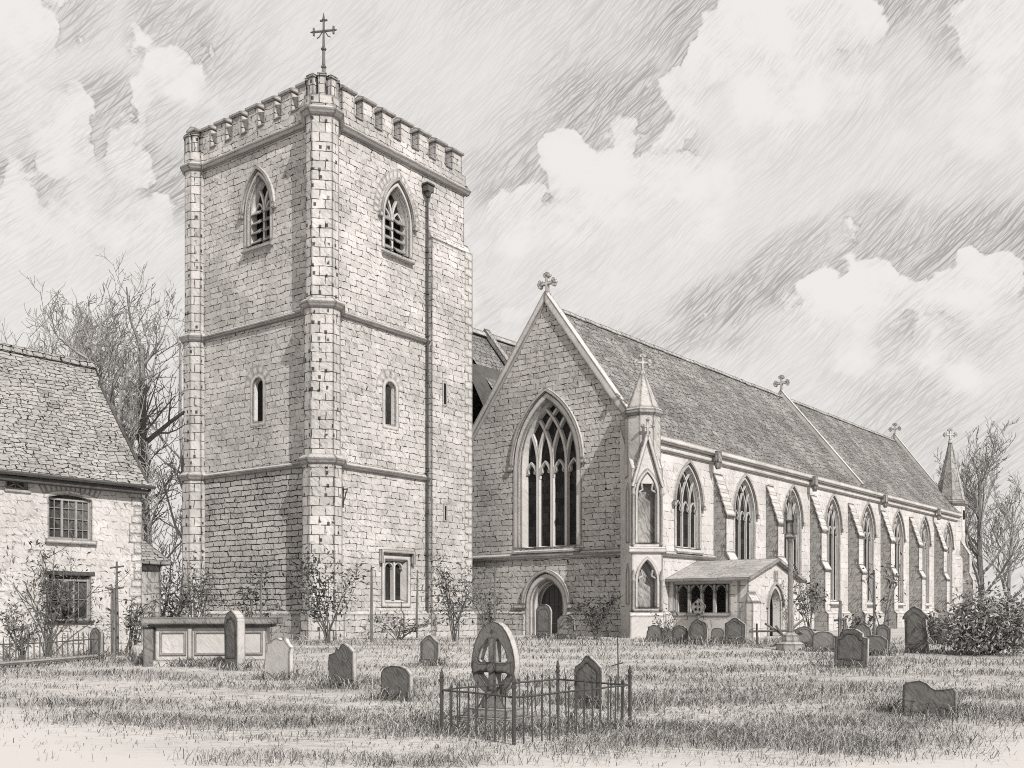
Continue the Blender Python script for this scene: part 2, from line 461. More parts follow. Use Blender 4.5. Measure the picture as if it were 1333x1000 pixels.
# string courses and cornice
def course(F, x0, x1, z, p=0.20, h=0.26, mb=None):
    mb.M = F
    mb.yz([(0.02, z-h*0.55), (-p*0.55, z-h*0.5), (-p, z-h*0.1), (-p, z+h*0.1), (0.02, z+h*0.75)], x0, x1)
for z in (Z_S1, Z_S2):
    mb = MB(); course(TR, 0.2, 7.05, z, mb=mb); mb.build('string_course', M_string, church)
    mb = MB(); course(TL, -TWL-0.2, -0.2, z, mb=mb); mb.build('string_course', M_string, church)
BF = frame(P0+ut*TW, wt, -ut)
for F_, a_, b_ in ((TR, 0.2, TW+0.22), (TL, -TWL-0.22, -0.2), (BF, -0.2, TWL+0.2)):
    mb = MB(); course(F_, a_, b_, Z_CO, 0.28, 0.36, mb); mb.build('cornice', M_string, church)
# corner buttresses: octagonal, in three stages
Q2 = math.sqrt(0.5)
CORN = [((e-d)*Q2, (-e-d)*Q2) for e, d in ((-0.62, 0.92), (0.62, 0.92), (0.98, 0.45), (0.98, -0.6), (0.6, -0.98), (-0.6, -0.98), (-0.98, -0.6), (-0.98, 0.45))]
def corner(cx, cy, s, poly=None):
    mb = MB(TF)
    st = [(0.98*s, ZB), (0.98*s, 1.42), (0.88*s, Z_PL), (0.88*s, Z_S1), (0.80*s, Z_S1+0.25), (0.80*s, Z_S2), (0.73*s, Z_S2+0.25), (0.73*s, 24.0)]
    mb.ring(cx, cy, st, 8, R(22.5), poly=poly)
    mb.build('corner_buttress', M_quoin, church)
    for z, r in ((Z_S1, 0.86), (Z_S2, 0.80), (Z_CO, 0.76)):
        r *= s; mb = MB(TF)
        mb.ring(cx, cy, [(r+0.02, z-0.2), (r+0.13, z-0.13), (r+0.21, z-0.02), (r+0.21, z+0.05), (r-0.02, z+0.26)], 8, R(22.5), poly=poly)
        mb.build('buttress_string', M_string, church)
corner(0.0, 0.0, 1.0, CORN); corner(0.05, TWL-0.05, 0.84)
# parapet with merlons (each merlon and its coping is part of the one battlement)
def battlement(F, x0, x1, first, pitch, n, wm):
    mb = MB(F)
    zc, zt = Z_CO+0.80, Z_CO+1.80
    mb.box(x0, x1, -0.05, 0.40, Z_CO+0.15, zc)
    for i in range(n):
        a = first+i*pitch; b = a+wm
        mb.box(a, b, -0.05, 0.40, zc+0.001, zt)
    o = mb.build('battlement', M_tower, church)
    for i in range(n):
        a = first+i*pitch; b = a+wm
        cp = MB(F); cp.yz([(-0.17, zt-0.02), (-0.17, zt+0.08), (0.17, zt+0.22), (0.52, zt+0.08), (0.52, zt-0.02)], a-0.07, b+0.07)
        cp.build('coping', M_dress, o)
        if i < n-1:
            cp = MB(F); cp.yz([(-0.12, zc), (-0.12, zc+0.05), (0.17, zc+0.12), (0.47, zc+0.05), (0.47, zc)], b, first+(i+1)*pitch)
            cp.build('coping', M_dress, o)
pit = 1.285
battlement(TR, 0.5, TW+0.06, 1.15, pit, 7, 0.78)
battlement(TL, -TWL, -0.5, -8.65, 1.185, 7, 0.72)
battlement(frame(P0+ut*TW, wt, -ut), 0.42, TWL-0.4, 0.7, pit*0.94, 7, 0.72)
battlement(frame(P0+ut*TW+wt*TWL, -ut, -wt), 0.0, TW, 0.5, pit, 8, 0.78)
for cx, cy, s in ((0, 0, 1.0), (0.05, TWL-0.05, 0.84)):
    mb = MB(TF); r = 0.77*s
    mb.ring(cx, cy, [(r, 23.7), (r, 24.2)], 8, R(22.5), poly=CORN if s == 1.0 else None)
    for i in range(8):
        a = i*math.pi/4
        ca, sa = math.cos(a), math.sin(a); q = Matrix.Translation((cx, cy, 0)) @ Matrix.Rotation(a, 4, 'Z')
        mb.M = TF @ q
        mb.box(r*0.55, r*0.93, -0.17*s, 0.17*s, 24.199, 25.0)
        mb.box(r*0.50, r*1.0, -0.21*s, 0.21*s, 25.002, 25.12)
    mb.build('turret_battlement', M_quoin, church)
# tower cross
mb = MB(TF)
c = (0.02, -0.05)
mb.ring(*c, [(0.16, 24.2), (0.16, 24.7), (0.12, 24.8), (0.08, 25.7), (0.045, 27.35)], 8)
mb.tube([(c[0], c[1], 27.25), (c[0], c[1], 27.95)], 0.05, 6)
for k, z in enumerate((25.7, 26.5)): mb.ring(*c, [(0.10, z), (0.13, z+0.05), (0.10, z+0.1)], 8)
d = Vector((0.45, -0.89, 0)).normalized()
zc = 27.35
p = Vector((c[0], c[1], zc))
mb.tube([p-d*0.46, p+d*0.46], 0.05, 6)
for e in (-1, 1):
    q = p+d*0.46*e
    mb.tube([q-Vector((0,0,0.17)), q+Vector((0,0,0.17))], 0.05, 6)
    mb.tube([q, q+d*0.16*e], [0.06, 0.02], 6)
mb.tube([(c[0], c[1], 27.85), (c[0], c[1], 28.15)], [0.07, 0.015], 6)
q = Vector((c[0], c[1], 27.82)); mb.tube([q-d*0.17, q+d*0.17], 0.045, 6)
for e in (-1, 1): mb.tube([p+d*0.05*e, p+d*0.2*e-Vector((0,0,0.24)), p+d*0.32*e-Vector((0,0,0.3))], 0.025, 5)
mb.build('tower_cross', sketch('grey_metal', 0.36, PX*0.6, None, hatch=0.3, edge=0.75), church)
# stair projection at the far end of the right face
mb = MB(TR)
mb.box(7.05, TW+0.32, -0.28, 1.5, ZB, 20.2)
mb.yz([(-0.28, 20.2), (0.04, 20.75), (0.04, 20.2)], 7.05, TW+0.32)
mb.yz([(-0.55, ZB), (-0.55, 1.42), (-0.28, Z_PL), (-0.2, Z_PL), (-0.2, ZB)], 7.0, TW+0.45)
mb.build('stair_turret', M_tower, church)
mb = MB(TR)
for z in np.arange(1.8, 20, 0.84):
    for k in (0, 1):
        wd = 0.62 if k else 0.36
        mb.box(TW+0.325-wd, TW+0.335, -0.295, 0.3, z+k*0.42, z+k*0.42+0.40)
mb.build('quoin', M_dress, church)
for (x, z0, z1, ww) in ((8.0, 12.05, 13.1, 0.16), (8.05, 6.2, 6.9, 0.10)):
    mb = MB(TR); mb.box(x-ww/2-0.1, x+ww/2+0.1, -0.30, -0.2, z0-0.1, z1+0.12)
    o = mb.build('slit_window', M_dress, church)
    mb = MB(TR); mb.box(x-ww/2, x+ww/2, -0.315, -0.29, z0, z1); mb.build('opening', M_void, o)
# belfry windows with louvres
for F, cx, ww in ((TR, 4.8, 1.66), (TL, -4.35, 1.6)):
    o = gothic_window(F, church, 'belfry_window', cx, ww, 18.85, 20.4, 1.62, 2, depth=0.5, surround=0.24, style='Y', mglass=M_void, bw=0.14)
    lv = MB(F)
    for sgn in (-1, 1):
        for k in range(4):
            z = 19.0+k*0.45
            x = cx+sgn*ww*0.245
            lv.yz([(0.12, z-0.04), (0.12, z+0.02), (0.42, z+0.34), (0.42, z+0.26)], x-0.29, x+0.29)
    lv.build('louvre', M_wood, o)
    vs = MB(F)
    for k in range(15):
        a = math.pi*(0.04+0.92*k/14.0)
    lp0 = arch_only(gothic(cx, ww, 18.85, 20.4, 1.62, 9, 0.42)); lp1 = arch_only(gothic(cx, ww, 18.85, 20.4, 1.62, 9, 0.80))
    for i in range(len(lp0)-1):
        f = 0.06
        A = Vector(lp0[i]).lerp(Vector(lp0[i+1]), f); B = Vector(lp0[i]).lerp(Vector(lp0[i+1]), 1-f)
        C_ = Vector(lp1[i]).lerp(Vector(lp1[i+1]), 1-f); D = Vector(lp1[i]).lerp(Vector(lp1[i+1]), f)
        if F is TR: vs.xz([tuple(A), tuple(B), tuple(C_), tuple(D)], -0.018, 0.02)
    if vs.v: vs.build('arch_stone', M_dress, o)
# lancets
for F, cx in ((TR, 4.35), (TL, -4.4)):
    mb = MB(F)
    L = lambda k: gothic(cx, 0.66, 10.5, 12.2, 0.33, 6, k)
    mb.strip([(L(0.22), 0.03), (L(0.22), -0.02), (L(0.02), -0.02), (L(-0.05), 0.24)])
    lp0 = arch_only(L(0.23)); lp1 = arch_only(L(0.66))
    for i in range(0, len(lp0)-1, 2):
        j = min(i+2, len(lp0)-1); f = 0.05
        A = Vector(lp0[i]).lerp(Vector(lp0[j]), f); B = Vector(lp0[i]).lerp(Vector(lp0[j]), 1-f)
        C_ = Vector(lp1[i]).lerp(Vector(lp1[j]), 1-f); D = Vector(lp1[i]).lerp(Vector(lp1[j]), f)
        mb.xz([tuple(A), tuple(B), tuple(C_), tuple(D)], -0.012, 0.02)
    o = mb.build('lancet_window', M_dress, church)
    g = MB(F); lp = L(-0.08); g.add([(x, 0.20, z) for x, z in lp], [tuple(range(len(lp)))])
    g.build('glass', M_void if F is TL else M_glass, o)
# square headed window low on the right face
mb = MB(TR)
rect = lambda k: [(3.95-k, 2.0-k), (5.5+k, 2.0-k), (5.5+k, 4.05+k), (3.95-k, 4.05+k)]
mb.strip([(rect(0.24), 0.03), (rect(0.24), -0.05), (rect(0.0), -0.05), (rect(-0.12), 0.36)])
mb.box(3.55, 5.9, -0.22, 0.0, 4.36, 4.52); mb.box(3.55, 3.68, -0.22, 0, 3.85, 4.358); mb.box(5.77, 5.9, -0.22, 0, 3.85, 4.358)
o = mb.build('square_window', M_dress, church)
g = MB(TR); g.add([(3.95, 0.33, 2.0), (5.5, 0.33, 2.0), (5.5, 0.33, 4.05), (3.95, 0.33, 4.05)], [(0,1,2,3)]); g.build('glass', M_glassS, o)
tr = MB(TR); tr.bar([(4.725, 2.1), (4.725, 3.95)], 0.13, 0.1, 0.32)
for c0 in (4.395, 5.055):
    tr.bar(arch_only(gothic(c0, 0.58, 2, 3.62, 0.3, 5)), 0.08, 0.14, 0.31)
tr.build('tracery', M_trac, o)
# bracket on the corner buttress
mb = MB(TR)
mb.tube([(0.62, -0.62, 7.0), (0.62, -0.95, 7.0)], 0.03, 5); mb.tube([(0.62, -0.93, 7.0), (0.62, -0.62, 6.3)], 0.025, 5)
mb.box(0.55, 0.69, -0.64, -0.58, 6.2, 7.1)
mb.build('iron_bracket', M_iron, church)
# drainpipes
def downpipe(F, x, y, ztop, zbot, joints):
    mb = MB(F)
    mb.tube([(x, y, ztop), (x, y, zbot)], 0.052, 8)
    for z in joints: mb.ring(x, y, [(0.052, z), (0.09, z+0.02), (0.09, z+0.12), (0.052, z+0.14)], 8)
    o = mb.build('drainpipe', M_iron, church)
    hp = MB(F)
    hp.box(x-0.24, x+0.24, y-0.2, y+0.12, ztop+0.2, ztop+0.52); hp.box(x-0.29, x+0.29, y-0.25, y+0.12, ztop+0.52, ztop+0.6)
    hp.ring(x, y-0.03, [(0.1, ztop-0.05), (0.2, ztop+0.2)], 6)
    hp.build('rain_head', M_iron, o)
downpipe(TR, 6.82, -0.18, 22.2, 0.5, [2.2, 4.3, 6.4, 8.5, 10.7, 12.9, 15.2, 17.3, 19.4])
# ---------------- aisle (south body with the west gable)
W = 11.2; APX = 5.55; ZE = 10.05; ZR = 17.45; LN = 54.0; ZST = 4.45
def gbl(x): pass
big = gothic(-5.5, 3.7, 4.9, 9.2, 3.35, 9)
door_op = gothic(-5.5, 2.1, 0.25, 1.95, 1.3, 9)
mb = MB(GF)
gable_outline = [(-W, ZB), (-5.5-1.05, ZB), (-5.5-1.05, 0.25)] if False else [(-W, ZB), (0, ZB), (0, ZE), (-APX, ZR+0.1), (-W, ZE)]
mb.holed(gable_outline, [big, door_op], 0, 0.7)
mb.build('gable_wall', M_aisle, church)
mb = MB(GF); course(GF, -W, -0.6, ZST, 0.2, 0.3, mb)
mb.build('string_course', M_string, church)
mb = MB(GF)
for x0, x1 in ((-W, -6.9), (-4.1, -0.4)):
    mb = MB(GF); mb.yz([(-0.25, ZB), (-0.25, 1.42), (-0.03, Z_PL), (0.06, Z_PL), (0.06, ZB)], x0, x1)
    mb.build('plinth', M_aisle, church)
gothic_window(GF, church, 'west_window', -5.5, 3.7, 4.9, 9.2, 3.35, 4, depth=0.7, surround=0.34, bw=0.17, hoodk=0.16, label='great four-light west window with interlaced tracery')
# gable coping: two raking slabs, kneelers
def coping(F, apx, zr, hw_l, hw_r, ze, y0, y1, th=0.3, name='gable_coping', mat=None):
    mb = MB(F)
    for e, hw in ((-1, hw_l), (1, hw_r)):
        xo = apx+e*hw
        d = Vector((xo-apx, ze-zr)).normalized(); n = Vector((-d.y, d.x))
        if n.y < 0: n = -n
        a = Vector((apx, zr)); b = Vector((xo, ze))
        mb.xz([tuple(a), tuple(b), tuple(b+n*th), (apx, zr+th/abs(n.y))], y0, y1)
    return mb.build(name, mat or M_dress, church)
coping(GF, -APX, ZR+0.12, W-APX+0.05, APX-0.05, ZE+0.12, -0.16, 0.38, 0.34)
def stone_cross(F, x, y, z, s=1.0, name='cross_finial', flat=True):
    mb = MB(F)
    mb.ring(x, y, [(0.24*s, z), (0.2*s, z+0.2*s), (0.11*s, z+0.36*s)], 8)
    dp = 0.10*s
    mb.box(x-0.085*s, x+0.085*s, y-dp, y+dp, z+0.3*s, z+1.3*s)
    zc = z+0.86*s
    mb.box(x-0.48*s, x-0.086*s, y-dp*0.97, y+dp*0.97, zc-0.085*s, zc+0.085*s); mb.box(x+0.086*s, x+0.48*s, y-dp*0.97, y+dp*0.97, zc-0.085*s, zc+0.085*s)
    for cx_, cz_, sx, sz in ((-0.5, 0, 0, 1), (0.5, 0, 0, 1), (0, 0.48, 1, 0)):
        for k in (-1, 1):
            a = (x+(cx_+k*0.13*sx)*s, zc+(cz_+k*0.13*sz)*s)
            loop = [(a[0]+0.13*s*math.cos(t*math.pi/4), a[1]+0.13*s*math.sin(t*math.pi/4)) for t in range(8)]
            mb.xz(loop, y-dp*1.05-0.003*k, y+dp*1.05+0.003*k)
        a = (x+cx_*1.18*s, zc+cz_*1.18*s)
        loop = [(a[0]+0.10*s*math.cos(t*math.pi/4), a[1]+0.10*s*math.sin(t*math.pi/4)) for t in range(8)]
        mb.xz(loop, y-dp*1.1-0.004, y+dp*1.1+0.004)
    return mb.build(name, M_dressn, church)
stone_cross(GF, -APX, 0.1, ZR+0.38, 0.88)
# door
mb = MB(GF); L = lambda k: gothic(-5.5, 2.1, 0.25, 1.95, 1.3, 9, k, 0)
mb.strip([(L(0.32), 0.03), (L(0.32), -0.06), (L(0.0), -0.06), (L(-0.03), 0.12), (L(-0.12), 0.14), (L(-0.16), 0.4), (L(-0.24), 0.42), (L(-0.26), 0.68)])
A = lambda k: arch_only(gothic(-5.5, 2.1, 0.25, 1.95, 1.3, 9, k))
mb.strip([(A(0.34), 0.0), (A(0.34), -0.18), (A(0.50), -0.18), (A(0.50), 0.02)], closed=False)
for e in (-1, 1):
    x0, x1 = sorted((-5.5+e*1.39, -5.5+e*2.1)); mb.box(x0, x1, -0.2, 0.02, 1.72, 1.93)
o = mb.build('west_doorway', M_dress, church)
g = MB(GF); lp = gothic(-5.5, 2.1, 0.25, 1.95, 1.3, 9, -0.2, 0); g.add([(x, 0.6, z) for x, z in lp], [tuple(range(len(lp)))]); g.build('door', M_door, o)
mb = MB(GF)
for z in (0.9, 1.9): mb.box(-6.25, -5.0, 0.575, 0.598, z, z+0.07)
mb.tube([(-4.95, 0.56, 1.3), (-4.95, 0.52, 1.36), (-4.95, 0.56, 1.42)], 0.02, 5)
mb.build('door_hinge', M_iron, o)
downpipe(GF, -10.75, -0.22, 9.6, 0.4, [1.6, 3.2, 5.0, 6.8, 8.5])
# south wall
WX = [4.9+6.55*i for i in range(8)]
def wz(i): return 4.85 if i == 0 else 2.25
SWH = 2.35; SZS = 7.1; SH = 1.95
holes = [gothic(x, SWH, wz(i), SZS, SH, 9) for i, x in enumerate(WX)]
mb = MB(AF); mb.holed([(0, ZB), (LN, ZB), (LN, ZE), (0, ZE)], holes, 0, 0.5)
mb.build('south_wall', M_south, church)
for i, x in enumerate(WX):
    gothic_window(AF, church, 'aisle_window', x, SWH, wz(i), SZS, SH, 3, depth=0.26, surround=0.22, mglass=M_glassS, bw=0.085)
# far (east) gable and hidden walls
mb = MB(AF)
mb.add([(LN, 0, ZB), (LN, W, ZB), (LN, W, ZE), (LN, APX, ZR), (LN, 0, ZE)], [(0,1,2,3,4)])
mb.add([(0, W, ZB), (LN, W, ZB), (LN, W, ZE), (0, W, ZE)], [(0,1,2,3)])
mb.build('east_wall', M_south, church)
mb = MB(AF)
mb.yz([(-0.28, ZB), (-0.28, 1.40), (-0.03, 1.58), (0.06, 1.58), (0.06, ZB)], 0.6, LN+0.2)
mb.build('plinth', M_south, church)
mb = MB(AF); course(AF, 0.7, 7.8, ZST, 0.18, 0.26, mb); mb.build('string_course', M_string, church)
# eaves cornice + gutter
mb = MB(AF)
mb.yz([(0.02, ZE-0.5), (-0.18, ZE-0.42), (-0.18, ZE-0.12), (-0.42, ZE-0.05), (-0.42, ZE+0.22), (0.02, ZE+0.22)], 0.4, LN)
mb.build('eaves_cornice', M_dress, church)
mb = MB(AF)
for k in range(4):
    x = 8.2+k*6.55*2-0.9
    mb.box(x-0.22, x+0.22, -0.62, -0.43, ZE-0.5, ZE+0.1)
    mb.ring(x, -0.5, [(0.12, ZE-0.85), (0.24, ZE-0.5)], 6)
    mb.build('rainwater_head', M_shade, church); mb = MB(AF)
# roof: laid as slightly uneven sheets with a sag
def roof_sheet(mb, F, x0, x1, ya, za, yb, zb, nx=40, ny=10, jit=0.025):
    mb.M = F; pts = []; fs = []
    for j in range(ny+1):
        for i in range(nx+1):
            fx = x0+(x1-x0)*i/nx; f = j/ny
            sag = -0.12*math.sin(math.pi*f)*0.6
            jz = random.uniform(-jit, jit) if 0 < j else 0
            pts.append((fx, ya+(yb-ya)*f, za+(zb-za)*f+sag+jz))
    for j in range(ny):
        for i in range(nx):
            fs.append((j*(nx+1)+i, j*(nx+1)+i+1, (j+1)*(nx+1)+i+1, (j+1)*(nx+1)+i))
    mb.add(pts, fs)
mb = MB(); SD = 28.9
roof_sheet(mb, AF, 0.3, LN-0.3, -0.38, ZE+0.24, APX, ZR, 70, 12)
roof_sheet(mb, AF, 0.3, LN-0.3, W+0.3, ZE+0.1, APX, ZR, 40, 6)
o = mb.build('aisle_roof', M_roof, church)
mb = MB(AF)
x = 0.35
while x < LN-0.6:
    L_ = random.uniform(0.45, 0.6); dz = random.uniform(-0.02, 0.02)
    mb.yz([(APX-0.2, ZR-0.17+dz), (APX, ZR+0.12+dz), (APX+0.2, ZR-0.17+dz)], x, x+L_-0.02); x += L_
mb.build('ridge_tile', M_slab, o)
EGF = frame(Q+u*LN, -w, u)
coping(EGF, -APX, ZR+0.15, W-APX+0.05, APX-0.05, ZE+0.15, -0.4, 0.12, 0.32)
stone_cross(EGF, -APX, -0.1, ZR+0.36, 0.85)
MGF = frame(Q+u*SD, -w, u)
coping(MGF, -APX, ZR-0.05, W-APX-0.1, APX+0.3, ZE+0.20, -0.2, 0.25, 0.34)
stone_cross(MGF, -APX, 0, ZR+0.2, 0.92)
# buttresses along the south wall
for i in range(7):
    x = 8.2+6.55*i; hw = 0.46
    mb = MB(AF)
    mb.yz([(0.05, ZB), (-1.22, ZB), (-1.22, 1.4), (-1.0, 1.58), (-1.0, 4.2), (-0.76, 4.75), (-0.76, 6.7), (-0.03, 9.0), (0.05, 9.0)], x-hw, x+hw)
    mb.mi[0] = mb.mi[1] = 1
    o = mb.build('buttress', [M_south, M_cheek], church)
    mb = MB(AF)
    n = 5
    for k in range(n):
        f0 = k/n; f1 = (k+1)/n
        y0, z0 = -0.79+0.76*f0, 6.70+2.32*f0; y1, z1 = -0.79+0.76*f1, 6.70+2.32*f1
        mb.yz([(y0-0.08, z0-0.06), (y0-0.05, z0+0.10), (y1-0.01, z1+0.05), (y1, z1-0.05)], x-hw-0.06, x+hw+0.06)
    mb.build('weathering', M_dress, o); mb = MB(AF)
    mb.yz([(-1.08, 4.12), (-1.06, 4.26), (-0.74, 4.86), (-0.74, 4.7)], x-hw-0.05, x+hw+0.05)
    mb.build('weathering', M_dress, o)
# diagonal corner pier with niches, gablet and spirelet
dd = (-u-w).normalized(); DX = Vector((-dd.y, dd.x, 0)) * 1.0
DXr = Vector((dd.y*-1, dd.x, 0))
if DXr.x < 0: DXr = -DXr
DF = frame(Q, DXr, -dd)        # x to the right, y inward; face at y = -2.0
hw = 0.74; YF = -1.95
mb = MB(DF)
n_hi = gothic(0, 0.86, 4.75, 7.0, 1.0, 7); n_lo = gothic(0, 0.86, 1.75, 3.0, 0.95, 7)
mb.holed([(-hw, ZB), (hw, ZB), (hw, 8.2), (-hw, 8.2)], [n_hi, n_lo], YF, 0.38, 0, None)
for x in (-hw, hw):
    mb.add([(x, YF, ZB), (x, 0.5, ZB), (x, 0.5, 8.2), (x, YF, 8.2)], [(0,1,2,3)])
mb.add([(-hw, YF, 8.2), (hw, YF, 8.2), (hw, 0.6, 10.6), (-hw, 0.6, 10.6)], [(0,1,2,3)])
for x in (-hw, hw): mb.add([(x, YF, 8.2), (x, 0.6, 8.2), (x, 0.6, 10.6)], [(0,1,2)])
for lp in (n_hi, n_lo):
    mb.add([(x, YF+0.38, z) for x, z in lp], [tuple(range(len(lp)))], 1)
mb.yz([(YF-0.22, ZB), (YF-0.22, 1.35), (YF+0.02, 1.6), (YF+0.05, ZB)], -hw-0.12, hw+0.12)
o = mb.build('corner_pier', [M_dress, M_niche], church)
mb = MB(DF)
for lp_ in ((0.86, 4.75, 7.0, 1.0), (0.86, 1.75, 3.0, 0.95)):
    L = lambda k: gothic(0, lp_[0], lp_[1], lp_[2], lp_[3], 7, k, 0)
    mb.strip([(L(0.14), YF), (L(0.14), YF-0.08), (L(0.02), YF-0.08), (L(-0.02), YF+0.1)])
    aa = lp_[0]/2
    for e in (-1, 1):
        mb.bar([(e*aa, lp_[2]+0.1), (e*aa*0.5, lp_[2]+0.22), (e*aa*0.62, lp_[2]+0.5)], 0.09, YF-0.02, YF+0.14)
        mb.ring(e*(aa+0.24), YF-0.1, [(0.08, lp_[1]-0.1), (0.06, lp_[1]+0.05), (0.06, lp_[2]-0.1), (0.1, lp_[2]), (0.03, lp_[2]+0.5)], 6)
mb.yz([(YF+0.02, 4.25), (YF-0.14, 4.32), (YF-0.14, 4.48), (YF+0.02, 4.62)], -hw-0.14, hw+0.14)
# steep gablet over the upper niche
for e in (-1, 1):
    mb.bar([(e*0.72, 7.35), (e*0.02, 9.75)], 0.14, YF-0.2, YF+0.05)
mb.add([(-0.66, YF-0.03, 7.5), (0.66, YF-0.03, 7.5), (0, YF-0.03, 9.65)], [(0,1,2)])
for e in (-1, 1):
    for k in range(4): mb.ring(e*(0.72-0.16*k-0.02), YF-0.1, [(0.02, 7.55+k*0.55), (0.07, 7.62+k*0.55), (0.02, 7.7+k*0.55)], 5)
mb.build('niche', M_dressn, o)
mb = MB(DF)   # gablet finial
zz = 9.7
mb.box(-0.05, 0.05, YF-0.15, YF-0.05, zz, zz+0.75)
mb.box(-0.26, -0.051, YF-0.145, YF-0.055, zz+0.4, zz+0.5); mb.box(0.051, 0.26, YF-0.145, YF-0.055, zz+0.4, zz+0.5)
for a, b in ((-0.26, 0.45), (0.26, 0.45), (0, 0.75)): mb.ring(a, YF-0.1, [(0.02, zz+b-0.1), (0.1, zz+b), (0.02, zz+b+0.1)], 6)
mb.build('gablet_finial', M_dressn, o)
mb = MB(DF)
mb.ring(0.02, -0.95, [(0.86, 7.9), (0.86, 10.75), (0.98, 10.85), (1.02, 11.0), (0.88, 11.12), (0.80, 11.15), (0.09, 12.95)], 8, R(22.5))
mb.build('pinnacle', M_pinn, church)
stone_cross(DF, 0.02, -0.95, 12.8, 0.66)
mb = MB(DF)    # narrow blind arch on the shaded side of the pier
for z0, z1 in ((1.9, 3.6), (4.8, 7.4)):
    FS = DF @ Matrix(((0, 1, 0, -hw), (-1, 0, 0, 0), (0, 0, 1, 0), (0, 0, 0, 1)))
    FS = frame(Q + DXr*(-hw), -(-dd), DXr)
    mb.M = FS
    L = lambda k: gothic(1.25, 0.5, z0, z1-0.4, 0.5, 5, k, 0)
    mb.strip([(L(0.1), 0.0), (L(0.1), -0.06), (L(0.0), -0.06), (L(-0.02), 0.0)])
mb.build('blind_arch', M_dressn, o)
# corbelled label by the nave corner: slim shafts
# east turret
mb = MB(AF)
tx, ty = LN+0.3, 0.75
mb.ring(tx, ty, [(1.55, ZB), (1.55, 1.4), (1.4, 1.6), (1.4, 6.2), (1.25, 6.5), (1.25, 11.2)], 8, R(22.5))
o = mb.build('east_turret', M_south, church)
mb = MB(AF); mb.ring(tx, ty, [(1.27, 11.0), (1.5, 11.15), (1.55, 11.35), (1.4, 11.5), (1.3, 11.52), (0.1, 17.0)], 8, R(22.5)); mb.build('spire', M_shade, o)
mb = MB(AF)
for e, z in ((-0.2, 9.9),):
    mb.box(tx-0.2, tx+0.2, ty-1.22, ty-1.1, 9.8, 10.6)
mb.build('slit_opening', M_void, o)
stone_cross(frame(Q+u*tx+w*ty, Vector((1,0,0)), Vector((0,1,0))), 0, 0, 16.75, 0.9)
# angle buttress beside the turret
mb = MB(AF); mb.yz([(-0.1, ZB), (-1.6, ZB), (-1.6, 1.4), (-1.35, 1.6), (-1.35, 4.3), (-1.05, 4.9), (-1.05, 6.6), (-0.1, 8.2)], LN-0.3, LN+0.5)
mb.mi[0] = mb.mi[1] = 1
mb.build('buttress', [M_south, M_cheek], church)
# ---------------- main nave roof behind, seen between the tower and the gable
NT0 = W+5.5
mb = MB()
roof_sheet(mb, AF, 8.3, LN-2, W+0.2, 12.6, NT0, 19.5, 40, 8)
roof_sheet(mb, AF, 8.3, LN-2, NT0+5.4, 12.6, NT0, 19.5, 20, 6)
o = mb.build('nave_roof', M_roof, church)
mb = MB(AF); mb.yz([(NT0-0.25, 19.35), (NT0, 19.75), (NT0+0.25, 19.35)], 5.0, LN-2); mb.build('ridge_tile', M_slab, o)
mb = MB(AF); mb.add([(5.0, W+0.3, 12.55), (8.3, W+0.3, 12.55), (8.3, NT0, 19.4), (5.0, NT0, 19.4)], [(0,1,2,3)]); mb.build('west_nave_roof', M_roof, church)
mb = MB(AF)
mb.add([(3.5, W-0.6, 9.5), (9.5, W-0.6, 9.5), (7.6, W+3.2, 16.6), (3.5, W+3.2, 16.6)], [(0,1,2,3)])
mb.add([(7.6, W+3.2, 16.6), (9.5, W-0.6, 9.5), (9.5, W+3.2, 9.5)], [(0,1,2)])
mb.build('stair_roof', M_dark, church)
coping(frame(Q+u*8.3+w*0, -w, u), -NT0, 19.5, 5.4, 5.4, 12.7, -0.2, 0.3, 0.28, 'nave_coping', M_shade)
mb = MB(AF)
mb.add([(3.0, W+0.1, ZB), (LN-2, W+0.1, ZB), (LN-2, W+0.1, 12.6), (3.0, W+0.1, 12.6)], [(0,1,2,3)])
mb.add([(3.0, W+11, ZB), (LN-2, W+11, ZB), (LN-2, W+11, 12.6), (3.0, W+11, 12.6)], [(0,1,2,3)])
mb.add([(LN-2, W+0.1, ZB), (LN-2, W+11, ZB), (LN-2, W+11, 12.6), (LN-2, NT0, 19.4), (LN-2, W+0.1, 12.6)], [(0,1,2,3,4)])
mb.add([(3.0, W-0.2, ZB), (3.0, W+11, ZB), (3.0, W+11, 12.6), (3.0, W+0.1, 12.6)], [(0,1,2,3)])
mb.build('nave_wall', M_aisle, church)
# ---------------- south porch
S0, S1, PD = 2.9, 8.9, 4.4
PM = (S0+S1)/2; PZE, PZR = 3.15, 4.05
WF = frame(Q+u*S0, -w, u)       # west side of the porch: x = outward from the aisle wall
SF = frame(Q-w*PD, u, w)        # south end: x along, y inward
mb = MB(SF)
dr = gothic(PM-0.1, 1.3, 0.28, 1.75, 0.95, 8)
mb.holed([(S0, ZB), (S1, ZB), (S1, PZE), (PM, PZR), (S0, PZE)], [dr], 0, 0.35, back=0.5)
mb.M = AF; mb.box(S1-0.35, S1, -PD+0.5, 0.1, ZB, PZE)
mb.M = WF; mb.box(0, PD-0.5, 0.0, 0.35, ZB, 1.35); mb.box(PD-1.0, PD-0.5, 0.0, 0.35, 1.35, PZE-0.02)
mb.box(0, 0.35, 0.0, 0.35, 1.35, PZE-0.02); mb.box(-0.02, PD-0.98, -0.06, 0.42, 1.352, 1.5)
mb.M = SF; mb.box(S0-0.14, S0+0.75, -0.3, 0.1, ZB, 2.0); mb.yz([(-0.3, 2.0), (0.02, 2.5), (0.02, 2.0)], S0-0.14, S0+0.75)
mb.build('porch_wall', M_south, church)
mb = MB(WF)
